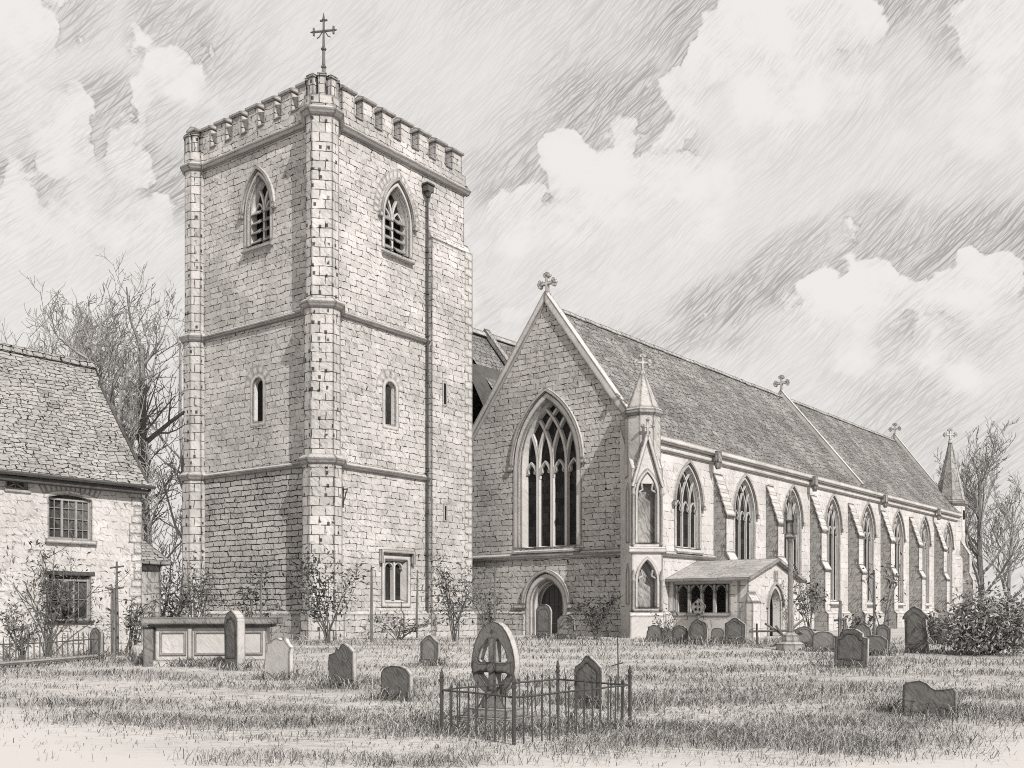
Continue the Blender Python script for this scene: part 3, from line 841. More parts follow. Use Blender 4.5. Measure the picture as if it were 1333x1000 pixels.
for x in (0.45, 1.15, 1.85, 2.55, 3.25):
    mb.box(x-0.07, x+0.07, 0.05, 0.22, 1.5, 2.95)
    for e in (-1, 1):
        mb.bar([(x, 2.45), (x+e*0.12, 2.75), (x+e*0.33, 2.92)], 0.08, 0.07, 0.2)
mb.box(0.3, PD-0.95, 0.0, 0.28, 2.9, 3.1)
mb.build('porch_arcade', sketch('pale_timber', 0.55, PX*0.6, None, hatch=0.3, hrot=80, edge=0.85), church)
mb = MB(AF)
mb.box(S0+0.5, S1-0.4, -PD+0.55, -0.02, 0.05, 0.25)
mb.build('porch_floor', M_slab, church)
mb = MB(AF)
for e, xe in ((-1, S0), (1, S1)):
    xo = xe+e*0.35; zo = PZE-0.10
    mb.ext([(PM, -PD-0.25, PZR+0.02), (xo, -PD-0.25, zo), (xo, -PD-0.25, zo+0.14), (PM, -PD-0.25, PZR+0.18)], (0, PD+0.25, 0))
mb.build('porch_roof', M_slab, church)
mb = MB(SF); L = lambda k: gothic(PM-0.1, 1.3, 0.28, 1.75, 0.95, 8, k, 0)
mb.strip([(L(0.2), 0.02), (L(0.2), -0.06), (L(0.0), -0.06), (L(-0.1), 0.34)])
A = lambda k: arch_only(gothic(PM-0.1, 1.3, 0.28, 1.75, 0.95, 8, k))
mb.strip([(A(0.22), 0), (A(0.22), -0.14), (A(0.33), -0.14), (A(0.33), 0.02)], closed=False)
o = mb.build('porch_doorway', M_dress, church)
g = MB(SF); g.box(PM-0.8, PM+0.6, 1.2, 1.25, 0.26, 2.9); g.build('inner_shade_panel', M_door, o)  # dark panel added to stand in for the shade inside the porch
mb = MB(SF); mb.box(PM-0.2, PM+0.25, -0.05, 0.05, 3.0, 3.6)
o = mb.build('porch_niche', M_dress, church)
mb = MB(SF); mb.box(PM-0.1, PM+0.15, -0.07, -0.04, 3.08, 3.52); mb.build('opening', M_shade, o)

# =================================================================== COTTAGE
CC = Vector((-12.45, 34.0, 0)); CF = frame(CC, u, w)      # x < 0 runs to the left along the lit front
cottage = thing('cottage', 'rubble stone cottage with steep slated roof and barred casement windows', 'cottage', (CC.x, CC.y, 0.1))
CL = 11.0; CZE = 6.0; CZR = 10.45; CH = 3.5
up_w = [(-3.15, 3.85), (-1.75, 3.85), (-1.75, 5.15), (-2.1, 5.24), (-2.45, 5.27), (-2.8, 5.24), (-3.15, 5.15)]
lo_w = [(-3.15, 1.28), (-1.78, 1.28), (-1.78, 2.72), (-3.15, 2.72)]
at_w = [(-4.45, 5.28), (-3.8, 5.28), (-3.8, 5.72), (-4.45, 5.72)]
mb = MB(CF); mb.holed([(-CL, -0.3), (0, -0.3), (0, CZE+0.15), (-CL, CZE+0.15)], [up_w, lo_w, at_w], 0, 0.22)
mb.add([(0, 0, -0.3), (0, CH*2, -0.3), (0, CH*2, CZE), (0, CH, CZR-0.1), (0, 0, CZE)], [(0,1,2,3,4)])
mb.add([(-CL, 0, -0.3), (-CL, CH*2, -0.3), (-CL, CH*2, CZE), (-CL, CH, CZR-0.1), (-CL, 0, CZE)], [(0,1,2,3,4)])
mb.add([(0, CH*2, -0.3), (-CL, CH*2, -0.3), (-CL, CH*2, CZE), (0, CH*2, CZE)], [(0,1,2,3)])
mb.build('wall', M_cot, cottage)
mb = MB()
roof_sheet(mb, CF, -CL-0.2, 0.16, -0.35, CZE-0.22, CH, CZR, 40, 10, 0.03)
roof_sheet(mb, CF, -CL-0.2, 0.16, CH*2+0.35, CZE-0.22, CH, CZR, 20, 5, 0.03)
rf = mb.build('roof', M_ctile, cottage)
mb = MB(CF)
x = -CL-0.2
while x < 0.0:
    L_ = random.uniform(0.5, 0.7)
    mb.yz([(CH-0.22, CZR-0.2), (CH-0.1, CZR+0.08), (CH+0.1, CZR+0.08), (CH+0.22, CZR-0.2)], x, min(x+L_-0.015, 0.2)); x += L_
mb.build('ridge_tile', M_ctile, rf)
mb = MB(CF)
mb.tube([(-CL-0.2, -0.42, CZE-0.28), (0.25, -0.42, CZE-0.28)], 0.07, 6)
mb.box(-CL, 0.1, -0.33, 0.0, CZE-0.5, CZE-0.36)
mb.build('gutter', M_cdark, cottage)
mb = MB(CF)
d = Vector((0, CH+0.35, CZR-CZE+0.22))
mb.ext([(0.05, -0.36, CZE-0.42), (0.05, -0.36, CZE-0.24), (0.05, CH, CZR-0.02), (0.05, CH, CZR-0.2)], (0.1, 0, 0)); mb.build('bargeboard', M_cdark, cottage)
def casement(F, lp, cols, rows, mull, root, curtain=True):
    x0 = min(p[0] for p in lp); x1 = max(p[0] for p in lp); z0 = min(p[1] for p in lp); z1 = max(p[1] for p in lp)
    mb = MB(F); y = 0.13
    mb.box(x0, x0+0.07, y-0.02, y+0.06, z0, z1-0.05); mb.box(x1-0.07, x1, y-0.02, y+0.06, z0, z1-0.05)
    mb.box(x0+0.07, x1-0.07, y-0.02, y+0.06, z0, z0+0.07); mb.box(x0+0.07, x1-0.07, y-0.02, y+0.06, z1-0.19, z1-0.12)
    for f in mull:
        x = x0+(x1-x0)*f; mb.box(x-0.035, x+0.035, y-0.03, y+0.05, z0+0.07, z1-0.19)
    fr = mb.build('window', M_cwood, root)
    mb = MB(F)
    for i in range(1, cols):
        x = x0+(x1-x0)*i/cols; mb.box(x-0.012, x+0.012, y-0.005, y+0.02, z0+0.07, z1-0.19)
    for j in range(1, rows):
        z = z0+(z1-z0-0.1)*j/rows; mb.box(x0+0.07, x1-0.07, y-0.004, y+0.021, z-0.012, z+0.012)
    mb.build('glazing_bar', M_cwood, fr)
    mb = MB(F); mb.add([(a, y+0.04, b) for a, b in lp], [tuple(range(len(lp)))]); mb.build('pane', M_cglass, fr)
    return fr
f1 = casement(CF, up_w, 6, 4, (0.34, 0.67), cottage)
mb = MB(CF); mb.box(-3.28, -1.62, -0.12, 0.1, 3.72, 3.85); mb.build('sill', M_cdress, f1)
mb = MB(CF)
arch_i = [(-3.35, 5.22), (-2.9, 5.34), (-2.45, 5.38), (-2.0, 5.34), (-1.55, 5.22)]
arch_o = [(-3.5, 5.5), (-2.95, 5.64), (-2.45, 5.68), (-1.95, 5.64), (-1.4, 5.5)]
for i in range(4):
    for k in range(3):
        a0 = Vector(arch_i[i]).lerp(Vector(arch_i[i+1]), k/3+0.02); a1 = Vector(arch_i[i]).lerp(Vector(arch_i[i+1]), (k+1)/3-0.02)
        b0 = Vector(arch_o[i]).lerp(Vector(arch_o[i+1]), k/3+0.02); b1 = Vector(arch_o[i]).lerp(Vector(arch_o[i+1]), (k+1)/3-0.02)
        mb.xz([tuple(a0), tuple(a1), tuple(b1), tuple(b0)], -0.02, 0.05)
mb.build('arch_stone', M_cdress, f1)
f2 = casement(CF, lo_w, 4, 2, (0.3, 0.62), cottage)
mb = MB(CF); mb.box(-3.22, -1.7, -0.08, 0.1, 1.2, 1.28); mb.build('sill', M_cdark, f2)
mb = MB(CF); mb.box(-3.28, -1.65, -0.03, 0.1, 2.722, 2.84); mb.build('lintel', M_cdark, f2)
f3 = casement(CF, at_w, 2, 1, (), cottage)
mb = MB(CF)
for (a, b) in (((-4.4, 5.62), (-3.85, 5.33)), ((-4.4, 5.33), (-3.85, 5.62))): mb.bar([a, b], 0.05, 0.1, 0.14)
mb.build('glazing_bar', M_cwood, f3)
mb = MB(CF); mb.box(-4.52, -3.73, -0.06, 0.1, 5.2, 5.28); mb.box(-4.52, -3.73, -0.06, 0.05, 5.722, 5.79); mb.build('sill', M_cdress, f3)
# corner quoins of the cottage
mb = MB(CF); z = 0.0
while z < CZE-0.5:
    h_ = random.uniform(0.25, 0.36); wd = random.choice((0.28, 0.45, 0.36))
    mb.box(-wd, 0.015, -0.016, 0.3, z, z+h_-0.02); z += h_
mb.build('quoin', M_cot, cottage)
# lean-to behind the right end
EF = frame(CC+u*0.0+w*1.9, u, w)
mb = MB(EF); mb.box(0.0, 2.15, 0.4, 4.0, -0.2, 3.3); mb.build('lean_to_wall', M_shade, cottage)
mb = MB(EF); mb.ext([(0.02, 0.1, 3.25), (2.45, 0.1, 3.25), (1.75, 2.3, 4.75), (0.02, 2.3, 4.75)], (0, 0.02, 0.14))
mb.ext([(2.45, 0.1, 3.26), (2.45, 4.2, 3.26), (1.75, 2.3, 4.76)], (0.02, 0, 0.12)); mb.build('lean_to_roof', M_ctile, cottage)
mb = MB(EF); mb.ext([(0.0, 3.0, 6.2), (1.0, 3.0, 5.2), (1.0, 3.0, 5.02), (0.0, 3.0, 6.02)], (0, 2.0, 0)); mb.box(0.0, 0.7, 3.2, 5.0, 3.0, 5.3)
mb.build('rear_gable', M_cdress, cottage)
# drainpipe / rustic post at the cottage front is its own thing (see posts)

# =================================================================== CHURCHYARD
SP = 0.020
def G(name, tone, px=SP, **k):
    d = dict(hatch=0.55, hrot=50, blot=0.35, edge=0.85, hl=16); d.update(k)
    return sketch(name, tone, px, None, **d)
GS = {'dark': (G('gravestone_dark', 0.25, hatch=0.65, blot=0.5), G('gravestone_dark_rim', 0.52, hatch=0.3)),  # weathered faces, darkened for shade; pale rims paint in a lit edge
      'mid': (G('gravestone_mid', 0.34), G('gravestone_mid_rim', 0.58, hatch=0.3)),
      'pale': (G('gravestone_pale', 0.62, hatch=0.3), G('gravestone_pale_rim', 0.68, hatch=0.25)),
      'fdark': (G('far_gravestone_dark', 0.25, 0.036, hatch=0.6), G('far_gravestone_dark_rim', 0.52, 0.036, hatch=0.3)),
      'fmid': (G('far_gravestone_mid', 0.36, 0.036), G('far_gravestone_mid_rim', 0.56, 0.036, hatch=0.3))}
def profile(kind, a, h):
    P = []
    if kind == 'round':
        P = [(a, h-a*0.9)]+[(a*math.cos(t*math.pi/14), h-a*0.9+a*0.9*math.sin(t*math.pi/14)) for t in range(1, 14)]+[(-a, h-a*0.9)]
    elif kind == 'low':
        P = [(a, h*0.72)]+[(a*math.cos(t*math.pi/12), h*0.72+h*0.28*math.sin(t*math.pi/12)) for t in range(1, 12)]+[(-a, h*0.72)]
    elif kind == 'point':
        g = gothic(0, 2*a, 0, h-1.15*a, 1.15*a, 7); P = g[2:]
    elif kind == 'shoulder':
        P = [(a, h*0.74), (a*0.97, h*0.78), (a*0.72, h*0.80)]+[(a*0.68*math.cos(t*math.pi/10), h*0.81+h*0.19*math.sin(t*math.pi/10)) for t in range(0, 11)]+[(-a*0.72, h*0.80), (-a*0.97, h*0.78), (-a, h*0.74)]
    elif kind == 'ogee':
        P = [(a, h*0.70), (a*0.94, h*0.77), (a*0.70, h*0.82), (a*0.48, h*0.88), (a*0.28, h*0.95), (a*0.06, h*0.99), (0, h), (-a*0.08, h*0.985), (-a*0.28, h*0.94), (-a*0.48, h*0.87), (-a*0.72, h*0.81), (-a*0.95, h*0.77), (-a, h*0.70)]
    elif kind == 'broken':
        P = [(a*0.9, h*0.62), (a*0.98, h*0.78), (a*0.72, h*0.86), (a*0.5, h*0.98), (a*0.25, h*0.93), (0.02*a, h), (-a*0.3, h*0.97), (-a*0.45, h*0.9), (-a*0.78, h*0.86), (-a*0.72, h*0.7), (-a*0.85, h*0.55)]
    elif kind == 'notch':
        P = [(a*0.98, h*0.62), (a, h*0.80), (a*0.62, h*0.93), (a*0.30, h), (a*0.1, h*0.97), (-a*0.12, h*0.88), (-a*0.30, h*0.91), (-a*0.45, h*0.8), (-a*0.95, h*0.74), (-a*1.02, h*0.6)]
    elif kind == 'scroll':
        P = [(a, h*0.55), (a*1.0, h*0.72), (a*0.9, h*0.84), (a*0.7, h*0.82), (a*0.5, h*0.78), (a*0.25, h*0.76), (a*0.08, h*0.82), (-a*0.1, h*0.96), (-a*0.35, h), (-a*0.6, h*0.97), (-a*0.85, h*0.93), (-a*0.97, h*0.85), (-a, h*0.6)]
    elif kind == 'cap':
        P = [(a*0.9, h*0.70), (a*0.9, h*0.74), (a*1.08, h*0.75), (a*1.08, h*0.80), (a*0.8, h*0.87), (a*0.5, h*0.95), (a*0.2, h*0.99), (0, h), (-a*0.2, h*0.99), (-a*0.5, h*0.95), (-a*0.8, h*0.87), (-a*1.08, h*0.80), (-a*1.08, h*0.75), (-a*0.9, h*0.74), (-a*0.9, h*0.70)]
    return [(-a*0.97, -0.3), (a*0.97, -0.3)]+P
GROUP = 'headstones scattered over the churchyard'
tuft_spots = []
def headstone(px, by, wpx, ty, kind, mat, label, rot=-38, lean=0, tilt=0, th=None, name='headstone', cat='headstone', panel=True):
    p = on_ground(px, by)
    Y = p.y; k = Y/FPX
    h = (by-ty)*k; ww = wpx*k*1.10
    th = th or max(0.10, ww*0.22)
    a = ww/2
    mb = MB()
    lp = profile(kind, a, h)
    # bevelled rim: face loop slightly inset
    rs = random.Random(int(px*7+by)); lp = lp[:2]+[(x+rs.uniform(-0.03, 0.03)*a, z+rs.uniform(-0.018, 0.018)*h) for x, z in lp[2:]]
    lean += rs.uniform(-3, 3); rot += rs.uniform(-6, 6)
    n = len(lp); cx = sum(x for x, z in lp)/n; cz = sum(z for x, z in lp)/n
    ins = [(cx+(x-cx)*0.95, cz+(z-cz)*0.965) for x, z in lp]
    b = th*0.12
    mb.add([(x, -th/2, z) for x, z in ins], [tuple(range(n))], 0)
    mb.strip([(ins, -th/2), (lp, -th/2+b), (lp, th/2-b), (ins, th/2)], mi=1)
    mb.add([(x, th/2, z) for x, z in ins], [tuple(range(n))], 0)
    if panel and kind in ('round', 'shoulder', 'ogee', 'cap', 'point') and a > 0.2:
        q = [(x*0.74, 0.16*h+(z-0.0)*0.72) for x, z in lp[2:]]
        q = [(-a*0.74, h*0.2), (a*0.74, h*0.2)]+q
        q2 = [(x*0.95, h*0.52+(z-h*0.52)*0.96) for x, z in q]
        mb.strip([(q, -th/2-0.001), (q, -th/2-0.012), (q2, -th/2-0.012), (q2, -th/2+0.004)], mi=0)
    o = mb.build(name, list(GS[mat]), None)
    o.location = p; o.rotation_euler = (R(tilt), R(lean), R(rot))
    tag(o, label, cat, GROUP)
    tuft_spots.append((p.x, p.y, ww))
    return o
H = headstone
H(306, 872, 25, 795, 'point', 'dark', 'tall narrow pointed dark headstone standing in front of the chest tomb', rot=-42, th=0.26)
H(362, 884, 42, 830, 'broken', 'pale', 'pale broken headstone with ragged top right of the chest tomb', rot=-30, lean=3)
H(447, 895, 40, 838, 'notch', 'dark', 'dark tilted headstone with notched shoulder, beside the pale broken one', rot=-36, lean=-5)
H(517, 911, 42, 866, 'low', 'dark', 'low squat dark headstone with rounded top left of the iron railing', rot=-34, lean=2)
H(560, 866, 27, 826, 'ogee', 'fmid', 'grey curved-top headstone alone on the grass below the square tower window', rot=-34)
H(767, 922, 37, 853, 'ogee', 'dark', 'dark headstone with peaked curved top just behind the iron railing', rot=-36, lean=-1)
H(708, 831, 20, 787, 'round', 'fdark', 'tall round-topped headstone standing inside the shadow of the west doorway', rot=-30)
H(737, 832, 23, 800, 'round', 'fmid', 'pale round-topped headstone at the right jamb of the west doorway', rot=-30)
H(851, 836, 20, 813, 'broken', 'fdark', 'small dark ragged headstone at the foot of the corner pier', rot=-20)
H(886, 838, 20, 814, 'round', 'fdark', 'small dark round headstone left of the pointed stone by the porch', rot=-30)
H(909, 839, 23, 806, 'point', 'fdark', 'dark pointed headstone below the first posts of the porch arcade', rot=-30)
H(957, 838, 25, 804, 'ogee', 'fdark', 'dark wide-shouldered headstone below the porch corner', rot=-34)
H(870, 836, 14, 818, 'low', 'fdark', 'tiny dark stump of a headstone between the ragged and the round one', rot=-25)
H(933, 836, 16, 817, 'low', 'fmid', 'low grey headstone between the two pointed stones by the porch', rot=-30, lean=6)
H(1045, 842, 24, 815, 'round', 'fmid', 'leaning grey round headstone right of the tall churchyard cross', rot=-30, lean=9)
H(1108, 869, 39, 818, 'shoulder', 'dark', 'broad dark headstone with round shoulders, nearest before the south windows', rot=-38)
H(1124, 850, 21, 812, 'low', 'fmid', 'grey headstone mostly hidden behind the broad dark shouldered one', rot=-36)
H(1139, 853, 27, 827, 'low', 'fdark', 'low dark headstone close at the right of the broad shouldered one', rot=-36)
H(1149, 846, 17, 813, 'round', 'fmid', 'narrow round headstone peeping over the low dark one', rot=-36)
H(1072, 848, 26, 822, 'low', 'fmid', 'pale low rounded headstone left of the broad shouldered one', rot=-30)
H(1194, 850, 27, 790, 'cap', 'fdark', 'tall dark headstone with capped and moulded top near the bush', rot=-42)
H(1209, 932, 60, 887, 'scroll', 'dark', 'wide dark headstone with broken scrolled top alone at lower right', rot=-30, lean=3, tilt=-4)
H(1222, 838, 20, 812, 'low', 'fmid', 'low grey headstone half hidden between capped stone and bush', rot=-36)
H(125, 858, 20, 817, 'round', 'fmid', 'round-topped grey headstone before the cottage corner, behind the low rail', rot=-30)

# slender cross-topped grave markers near the porch
for px, by, ty, lab in ((909, 830, 779, 'small stone cross marker with pierced head behind the pointed headstone'),
                        (954, 830, 776, 'small stone cross marker with diamond head behind the wide-shouldered headstone')):
    p = on_ground(px, by); k = p.y/FPX; h = (by-ty)*k
    mb = MB(); a = 0.09
    mb.ring(0, 0, [(0.3, -0.1), (0.26, 0.25), (0.14, 0.32), (0.1, h-0.75)], 8)
    lp = [(0.0, h), (0.12, h-0.14), (0.36, h-0.34), (0.36, h-0.46), (0.2, h-0.7), (0.12, h-0.8), (-0.12, h-0.8), (-0.2, h-0.7), (-0.36, h-0.46), (-0.36, h-0.34), (-0.12, h-0.14)]
    holes = [[(sx*0.1+0.06*math.cos(t*math.pi/3), h-0.42+sz*0.13+0.07*math.sin(t*math.pi/3)) for t in range(6)] for sx in (-1, 1) for sz in (-1, 1)]
    mb.holed(lp, holes, -0.1, 0.2, back=0.1)
    o = mb.build('grave_marker', [GS['fmid'][0]], None); o.location = p; o.rotation_euler = (0, 0, R(-25))
    tag(o, lab, 'grave marker', 'small cross markers by the porch')

# chest tomb
p = on_ground(275, 866); TA = R(-30)
tomb = thing('chest_tomb', 'long stone chest tomb with panelled sides and heavy overhanging lid by the tower', 'tomb', p)
tc = at(275, 866, p.y)
Mt = zrot(p, R(8))
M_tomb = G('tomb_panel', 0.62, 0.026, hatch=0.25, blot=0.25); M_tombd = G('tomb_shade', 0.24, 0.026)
k = p.y/FPX; hw = 70*k; hh = 62*k
mb = MB(Mt); mb.box(-hw, hw, 0, 1.1, -0.3, hh*0.80); mb.build('chest', M_tomb, tomb)
mb = MB(Mt); mb.box(-hw-0.001-0.32, hw+0.32, -0.22, 1.3, hh*0.86, hh); mb.box(-hw-0.16, hw+0.16, -0.10, 1.2, hh*0.80, hh*0.86-0.001); mb.build('lid', G('tomb_lid', 0.34, 0.026), tomb)
mb = MB(Mt)
for x0, x1 in ((-hw*0.92, -hw*0.45), (-hw*0.30, hw*0.42), (hw*0.56, hw*0.94)):
    z0, z1 = hh*0.22, hh*0.72; f = 0.05
    r0 = [(x0, z0), (x1, z0), (x1, z1), (x0, z1)]; r1 = [(x0+f, z0+f), (x1-f, z0+f), (x1-f, z1-f), (x0+f, z1-f)]
    mb.strip([(r0, 0), (r0, -0.05), (r1, -0.05), (r1, -0.003)])
mb.box(-hw-0.06, hw+0.06, -0.08, 1.16, -0.3, hh*0.12)
for x in (-hw*0.375, hw*0.49): mb.box(x-0.06, x+0.06, -0.07, 0.01, hh*0.13, hh*0.795)
mb.build('side_panel', M_tomb, tomb)
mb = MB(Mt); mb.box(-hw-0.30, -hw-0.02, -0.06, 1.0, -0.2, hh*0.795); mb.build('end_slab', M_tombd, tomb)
tuft_spots.append((p.x, p.y, 2.5)); tuft_spots.append((p.x-1.0, p.y, 2.0))

# boulder left of the tomb
def boulder(px, by, wpx, hpx, label):
    p = on_ground(px, by); k = p.y/FPX
    bm = bmesh.new(); bmesh.ops.create_icosphere(bm, subdivisions=3, radius=1)
    rx, rz = wpx*k/2, hpx*k*0.75
    for v in bm.verts:
        n = 1+0.18*math.sin(v.co.x*3+1)*math.cos(v.co.z*4)+0.12*math.sin(v.co.y*5+v.co.z*3)
        v.co = Vector((v.co.x*rx*n, v.co.y*rx*0.7*n, v.co.z*rz*n+rz*0.3))
    me = bpy.data.meshes.new('boulder'); bm.to_mesh(me); bm.free()
    me.materials.append(GS['pale'][0])
    co = np.array([tuple(v.co) for v in me.vertices]); planar_uv(me, co)
    o = bpy.data.objects.new('boulder', me); col.objects.link(o); o.location = p
    tag(o, label, 'rock'); tuft_spots.append((p.x, p.y, 0.8))
boulder(187, 862, 28, 24, 'rough rounded pale boulder in the grass left of the chest tomb')

# wheel-head cross memorial inside the railing
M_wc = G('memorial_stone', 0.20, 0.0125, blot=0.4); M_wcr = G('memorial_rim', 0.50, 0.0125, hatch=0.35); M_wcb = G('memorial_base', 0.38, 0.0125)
wp = on_ground(645, 944); wp.z = gz(wp.x, wp.y)
k = wp.y/FPX
mem = thing('wheel_cross_memorial', 'dark wheel-head cross memorial with pointed pierced ring on stepped base inside railing', 'memorial', wp)
Mw = zrot(wp, R(-33))
Hc = (944-809)*k; hb = 0.34
def egg(s=1.0):
    pts = []; z0 = 0.43; z1 = Hc; zm = 0.80*Hc*0.92
    zm = 0.82
    for i in range(28):
        t = -math.pi/2+2*math.pi*i/28
        c_, s_ = math.cos(t), math.sin(t)
        if s_ >= 0: z = zm+(z1-zm)*abs(s_)**1.15*s*1.0; x = 0.365*s*(abs(c_)**1.0)*(1 if c_ > 0 else -1)
        else: z = zm-(zm-z0)*abs(s_)**1.0*s; x = 0.36*s*(abs(c_)**1.0)*(1 if c_ > 0 else -1)
        pts.append((x, z))
    return pts
eg = egg()
zc = 0.80
def pierce(sx, sz):
    if sz > 0: q = [(0.05, 0.07), (0.20, 0.07), (0.245, 0.11), (0.19, 0.26), (0.085, 0.40), (0.05, 0.38)]
    else: q = [(0.05, -0.07), (0.05, -0.28), (0.09, -0.27), (0.17, -0.18), (0.245, -0.09), (0.21, -0.07)]
    return [(sx*x, zc+z) for x, z in q]
mb = MB(Mw)
n = len(eg)
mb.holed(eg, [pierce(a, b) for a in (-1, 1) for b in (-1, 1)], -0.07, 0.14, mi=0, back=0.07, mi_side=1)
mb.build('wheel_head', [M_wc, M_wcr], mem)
mb = MB(Mw)
mb.xz([(-0.05, 0.48), (0.05, 0.48), (0.05, zc-0.05), (0.2, zc-0.045), (0.32, zc-0.09), (0.32, zc+0.09), (0.2, zc+0.045), (0.05, zc+0.05), (0.05, Hc-0.22), (-0.05, Hc-0.22), (-0.05, zc+0.05), (-0.2, zc+0.045), (-0.32, zc+0.09), (-0.32, zc-0.09), (-0.2, zc-0.045), (-0.05, zc-0.05)], -0.10, -0.071)
loop = [(0.07*math.cos(t*math.pi/6), zc+0.07*math.sin(t*math.pi/6)) for t in range(12)]
mb.xz(loop, -0.13, -0.099)
loop = [(0.022*math.cos(t*math.pi/4), Hc-0.13+0.022*math.sin(t*math.pi/4)) for t in range(8)]
mb.xz(loop, -0.085, -0.068)
mb.build('raised_cross', G('memorial_cross', 0.26, 0.0125), mem)
mb = MB(Mw)
mb.strip([([(-0.09, 0.48), (0.09, 0.48), (0.24, 0.235), (-0.24, 0.235)], -0.10), ([(-0.09, 0.48), (0.09, 0.48), (0.24, 0.235), (-0.24, 0.235)], 0.10)])
for y in (-0.10, 0.10): mb.add([(-0.09, y, 0.48), (0.09, y, 0.48), (0.24, y, 0.235), (-0.24, y, 0.235)], [(0,1,2,3)])
mb.build('foot', M_wcb, mem)
mb = MB(Mw)
mb.box(-0.36, 0.36, -0.26, 0.26, 0.13, 0.24); mb.box(-0.47, 0.47, -0.36, 0.36, -0.2, 0.13-0.001)
mb.build('stepped_base', M_wcb, mem)
tuft_spots.append((wp.x, wp.y, 1.2))

# iron railing round the memorial
M_rail = sketch('railing_iron', 0.10, 0.009, None, hatch=0.25, edge=0.0, blot=0.4); M_raild = sketch('railing_iron_dark', 0.16, 0.011, None, hatch=0.3, edge=0.6)
c0 = on_ground(669, 970); c1 = on_ground(575, 955); c2 = on_ground(820, 946)
c3 = c1+c2-c0
rail = thing('grave_railing', 'low spiked iron railing enclosing the wheel-head cross memorial', 'railing', c0)
def barpost(p, h, r, name, mat, tip=0.09, lean=0.0):
    b = Vector((p.x, p.y, gz(p.x, p.y)-0.08)); t = Vector((p.x+lean, p.y, gz(p.x, p.y)+h))
    mb = MB(); mb.tube([b, t-Vector((0,0,tip)), t-Vector((0,0,tip*0.75)), t], [r, r*0.9, r*1.5, 0.002], 6)
    return mb.build(name, mat, rail)
for p in (c0, c1, c2, c3):
    b = Vector((p.x, p.y, gz(p.x, p.y)))
    mb = MB(); mb.tube([b-Vector((0,0,0.1)), b+Vector((0,0,0.66)), b+Vector((0,0,0.665)), b+Vector((0,0,0.70)), b+Vector((0,0,0.705)), b+Vector((0,0,0.74)), b+Vector((0,0,0.84))], [0.023, 0.023, 0.032, 0.032, 0.018, 0.03, 0.003], 8)
    mb.build('corner_post', M_rail, rail)
for a, b, n in ((c0, c1, 8), (c0, c2, 14), (c1, c3, 14), (c2, c3, 8)):
    mb = MB()
    pts = [Vector((a.x+(b.x-a.x)*t, a.y+(b.y-a.y)*t, gz(a.x, a.y)*(1-t)+gz(b.x, b.y)*t+0.56+random.uniform(-0.006, 0.006))) for t in np.linspace(0, 1, 7)]
    mb.tube(pts, 0.0135, 6); mb.build('rail', M_rail, rail)
    for i in range(1, n):
        p = a.lerp(b, (i+random.uniform(-0.08, 0.08))/n)
        barpost(p, (0.69 if i % 2 == 0 else 0.65)+random.uniform(-0.02, 0.02), 0.0115, 'bar', M_rail, 0.08, random.uniform(-0.015, 0.015))
# thin rod with small cross at the back of the railing
def rod(px, by, ty, label, name='iron_rod', r=0.012):
    p = on_ground(px, by); k = p.y/FPX; h = (by-ty)*k
    mb = MB(); mb.tube([(0, 0, -0.2), (0.01, 0, h*0.5), (0, 0, h)], [r, r, r*0.7], 5)
    mb.tube([(-0.09, 0, h*0.62), (0.09, 0.0, h*0.66)], r*0.8, 5)
    mb.tube([(-0.06, 0, h*0.97), (0.0, 0, h), (0.06, 0, h*0.975)], r*0.8, 5)
    o = mb.build(name, M_raild, None); o.location = p
    tag(o, label, 'rod')
rod(804, 930, 828, 'thin upright iron rod with tiny cross arms rising behind the railing')

# low rail fence in front of the cottage
fa = on_ground(-30, 872); fb = on_ground(135, 858)
fen = thing('cottage_fence', 'low thin iron bar fence along the front of the cottage', 'fence', fa)
def bars(root, a, b, n, h, r, mat, railz):
    for i in range(n+1):
        p = a.lerp(b, i/n); z = gz(p.x, p.y); mb = MB(); hh_ = h+random.uniform(-0.05, 0.05)
        mb.tube([(p.x, p.y, z-0.1), (p.x, p.y, z+hh_*0.9), (p.x, p.y, z+hh_)], [r, r, r*0.2], 5); mb.build('bar', mat, root)
    for z in railz:
        mb = MB(); mb.tube([(p.x, p.y, gz(p.x, p.y)+z) for p in (a, a.lerp(b, 0.5), b)], r*1.1, 5); mb.build('rail', mat, root)
M_fen = sketch('fence_iron', 0.26, 0.022, None, hatch=0.3, edge=0.6)
bars(fen, fa, fb, 22, 0.85, 0.017, M_fen, (0.62,))
mb = MB(); d = fb-fa
mb.tube([fa+Vector((0, -0.05, 0.10)), fb+Vector((0, -0.05, 0.10))], 0.07, 6); mb.build('kerb_rail', sketch('fence_timber', 0.42, 0.022, None, hatch=0.4, edge=0.9), fen)

# low broken fence before the porch
ga = on_ground(975, 841); gb = on_ground(1062, 841)
pf = thing('broken_rail', 'low broken timber rail with crossed leaning sticks before the porch door', 'fence', ga)
M_stk = sketch('stick_timber', 0.34, 0.034, None, hatch=0.35, edge=0.7)
mb = MB(); mb.tube([ga+Vector((0, 0, 0.55)), gb+Vector((0, 0, 0.6))], 0.05, 6); mb.build('rail', M_stk, pf)
for px0, py0, px1, py1 in ((1003, 842, 1046, 806), (996, 812, 1050, 846), (1010, 815, 1030, 842), (1040, 822, 1075, 842), (985, 812, 986, 842)):
    p = on_ground(1010, 843); mb = MB(); mb.tube([at(px0, py0, p.y), at(px1, py1, p.y+0.5)], 0.045, 5); mb.build('stick', M_stk, pf)

